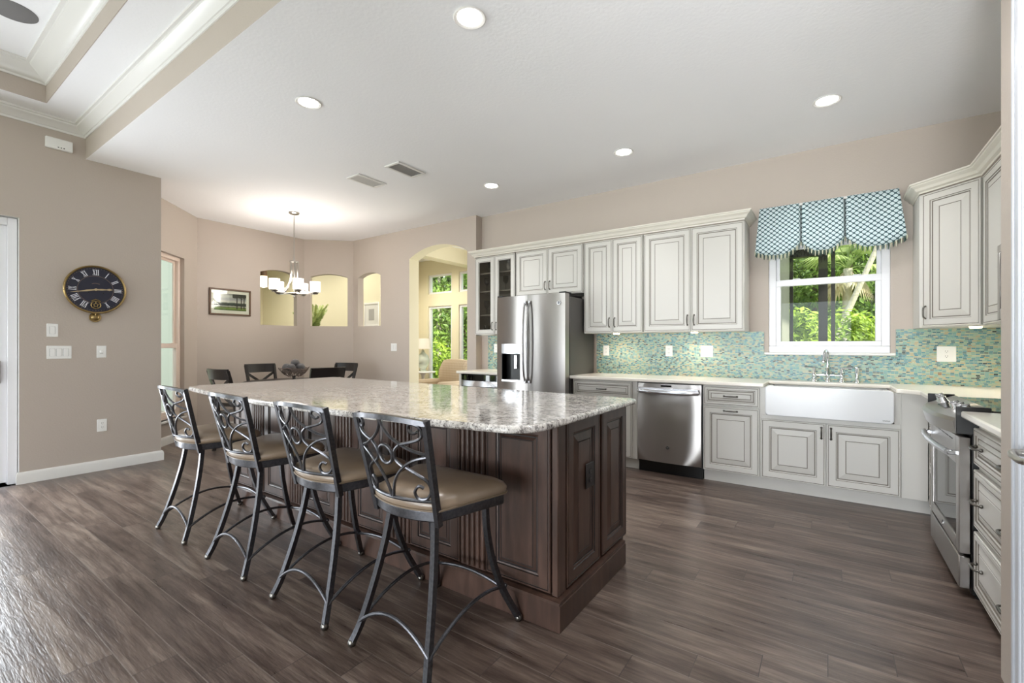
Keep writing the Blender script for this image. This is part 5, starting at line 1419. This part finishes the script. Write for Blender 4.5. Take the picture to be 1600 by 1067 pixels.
tree((-.38, 11.5, -.13), 5.6, (.366, .0), .07, [(0, 0, .2, .9), (.7, .2, 0, .8)], .1, 900, 'leaf_green', 'bark', 'pale leaning trunk outside the sink window, right of the dark posts', 21, 1.05)
fanpalm((.35, 14.2, -.13), 3.3, .02, .10, 'fan palm with drooping fronds behind the leaning trunk', 22)
fanpalm((2.35, 14.6, -.13), 2.9, .03, .09, 'fan palm at the right of the sink window view', 23)
fanpalm((-1.75, 14.4, -.13), 3.0, -.01, .10, 'fan palm left of the dark posts outside the sink window', 24, 8)
k = 31
LBK = ['far left', 'left', 'middle', 'right', 'far right']
for i, (x, y, h, mt) in enumerate(((-3.3, 17.0, 4.2, 'leaf_green'), (-1.3, 17.2, 4.8, 'leaf_dark'), (.55, 17.0, 4.4, 'leaf_green'), (2.4, 17.2, 4.6, 'leaf_dark'), (4.3, 17, 4.6, 'leaf_green'))):
    tree((x, y, -.13), h, (.0, .0), .13, [(0, 0, 0, .85), (.1, 0, -1.1, .85), (-.1, 0, -2.1, .8), (0, 0, -3.0, .7), (.0, 0, 1.1, .8), (0, 0, 2.0, .6)], .12, 700, mt, 'bark_dark', 'wooded tree in the background of the sink window, %s of its row' % LBK[i], k); k += 1
for i, (x, y, h, mt) in enumerate(((-2.5, 19.2, 5.2, 'leaf_dark'), (-.4, 19.4, 5.4, 'leaf_green'), (1.5, 19.2, 5.4, 'leaf_dark'), (3.5, 19.4, 5.2, 'leaf_green'))):
    tree((x, y, -.13), h, (.0, .0), .13, [(0, 0, 0, .9), (.1, 0, -1.2, .9), (-.1, 0, -2.3, .9), (0, 0, -3.4, .8), (.0, 0, 1.2, .8)], .13, 600, mt, 'bark_dark', 'tree in the farthest row beyond the sink window, %s in that row' % ('far left', 'left', 'right', 'far right')[i], k); k += 1
# trees beyond the living room windows
for i, (x, y, h, mt, bk_) in enumerate(((-14.6, 13.6, 4.2, 'leaf_dark', 'bark_dark'), (-12.7, 13.2, 4.6, 'leaf_green', 'bark'), (-10.9, 13.6, 4.0, 'leaf_green', 'bark_dark'), (-9.1, 13.2, 4.4, 'leaf_dark', 'bark'), (-7.3, 13.6, 4.4, 'leaf_green', 'bark_dark'))):
    tree((x, y, -.13), h, (.0, .0), .12, [(0, 0, 0, .8), (-.1, 0, -1.1, .8), (.1, 0, -2.1, .75), (0, 0, -2.9, .7), (0, 0, 1.0, .8), (0, 0, 1.9, .6)], .11, 700, mt, bk_, 'leafy tree beyond the living room windows, %s of its row' % LBK[i], k); k += 1
for i, (x, y, h, mt) in enumerate(((-13.6, 15.8, 5.0, 'leaf_green'), (-11.6, 15.6, 5.2, 'leaf_dark'), (-9.6, 15.8, 5.0, 'leaf_green'))):
    tree((x, y, -.13), h, (.0, .0), .12, [(0, 0, 0, .9), (-.1, 0, -1.2, .9), (.1, 0, -2.3, .9), (0, 0, -3.4, .8), (0, 0, 1.2, .8)], .12, 600, mt, 'bark_dark', 'tree in the farthest row beyond the living room windows, %s in that row' % ('left', 'middle', 'right')[i], k); k += 1
shrub((-10.9, 11.3, -.13), [(0, 0, .9, .8), (.5, .1, .6, .6), (-.5, 0, .6, .6)], .075, 2200, 'leaf_lime', 'lime shrub low outside the living room windows, behind the armchair', 51)
shrub((-8.4, 11.2, -.13), [(0, 0, .9, .8), (.5, .1, .6, .6), (-.5, 0, .6, .6)], .075, 2200, 'leaf_green', 'green shrub low outside the second living room window', 52)
def woods(name, label, x0, x1, y0, y1, n, seed, mat):
    rnd = random.Random(seed); m = MB()
    for _ in range(n):
        p = Vector((rnd.uniform(x0, x1), rnd.uniform(y0, y1), 7.5*rnd.random()-.1)); nrm = Vector((rnd.uniform(-.7, .7), -1, rnd.uniform(-.3, .9))).normalized()
        u = nrm.orthogonal().normalized(); u.rotate(Matrix.Rotation(rnd.uniform(0, 6.28), 3, nrm)); v = nrm.cross(u); s_ = rnd.uniform(.16, .34)
        m.add([p-u*s_, p-v*s_*.5+nrm*.03, p+u*s_, p+v*s_*.5+nrm*.03], [(0, 1, 2, 3)])
    tag(m.build(name, M[mat], smooth=0), label, 'woods', kind='stuff')
woods('woodland_foliage', 'dense woodland foliage far behind the sink window trees', -7, 12, 22.5, 24.5, 15000, 71, 'leaf_green')
woods('woodland_foliage', 'dense woodland foliage far behind the living room windows', -26, -9, 19.0, 21.0, 13000, 72, 'leaf_dark')
# daylight in the living room, then fill lamps added there and in the hall
lamp('daylight_living', 'AREA', (-3.2, FY-.06, 1.4), (-PI/2, 0, 0), 60, (1, .97, .9), shape='RECTANGLE', size=4.2, size_y=2.0)
lamp('living_room_fill', 'SPOT', (-6.75, 6.25, 3.13), (0, 0, 0), 95, (1, .93, .8), spot_size=math.radians(165), spot_blend=.8, shadow_soft_size=.15)  # added fill without a fixture, brightens the room beyond the arch
lamp('hall_fill', 'SPOT', (-8.3, 5.2, 3.66), (0, 0, 0), 90, (1, .94, .8), spot_size=math.radians(165), spot_blend=.8, shadow_soft_size=.15)  # added fill without a fixture, for the wall behind the nook openings
lamp('hall_fill', 'SPOT', (-10.4, 4.7, 3.66), (0, 0, 0), 150, (1, .94, .8), spot_size=math.radians(165), spot_blend=.8, shadow_soft_size=.15)  # second added hall fill, lights the far left part
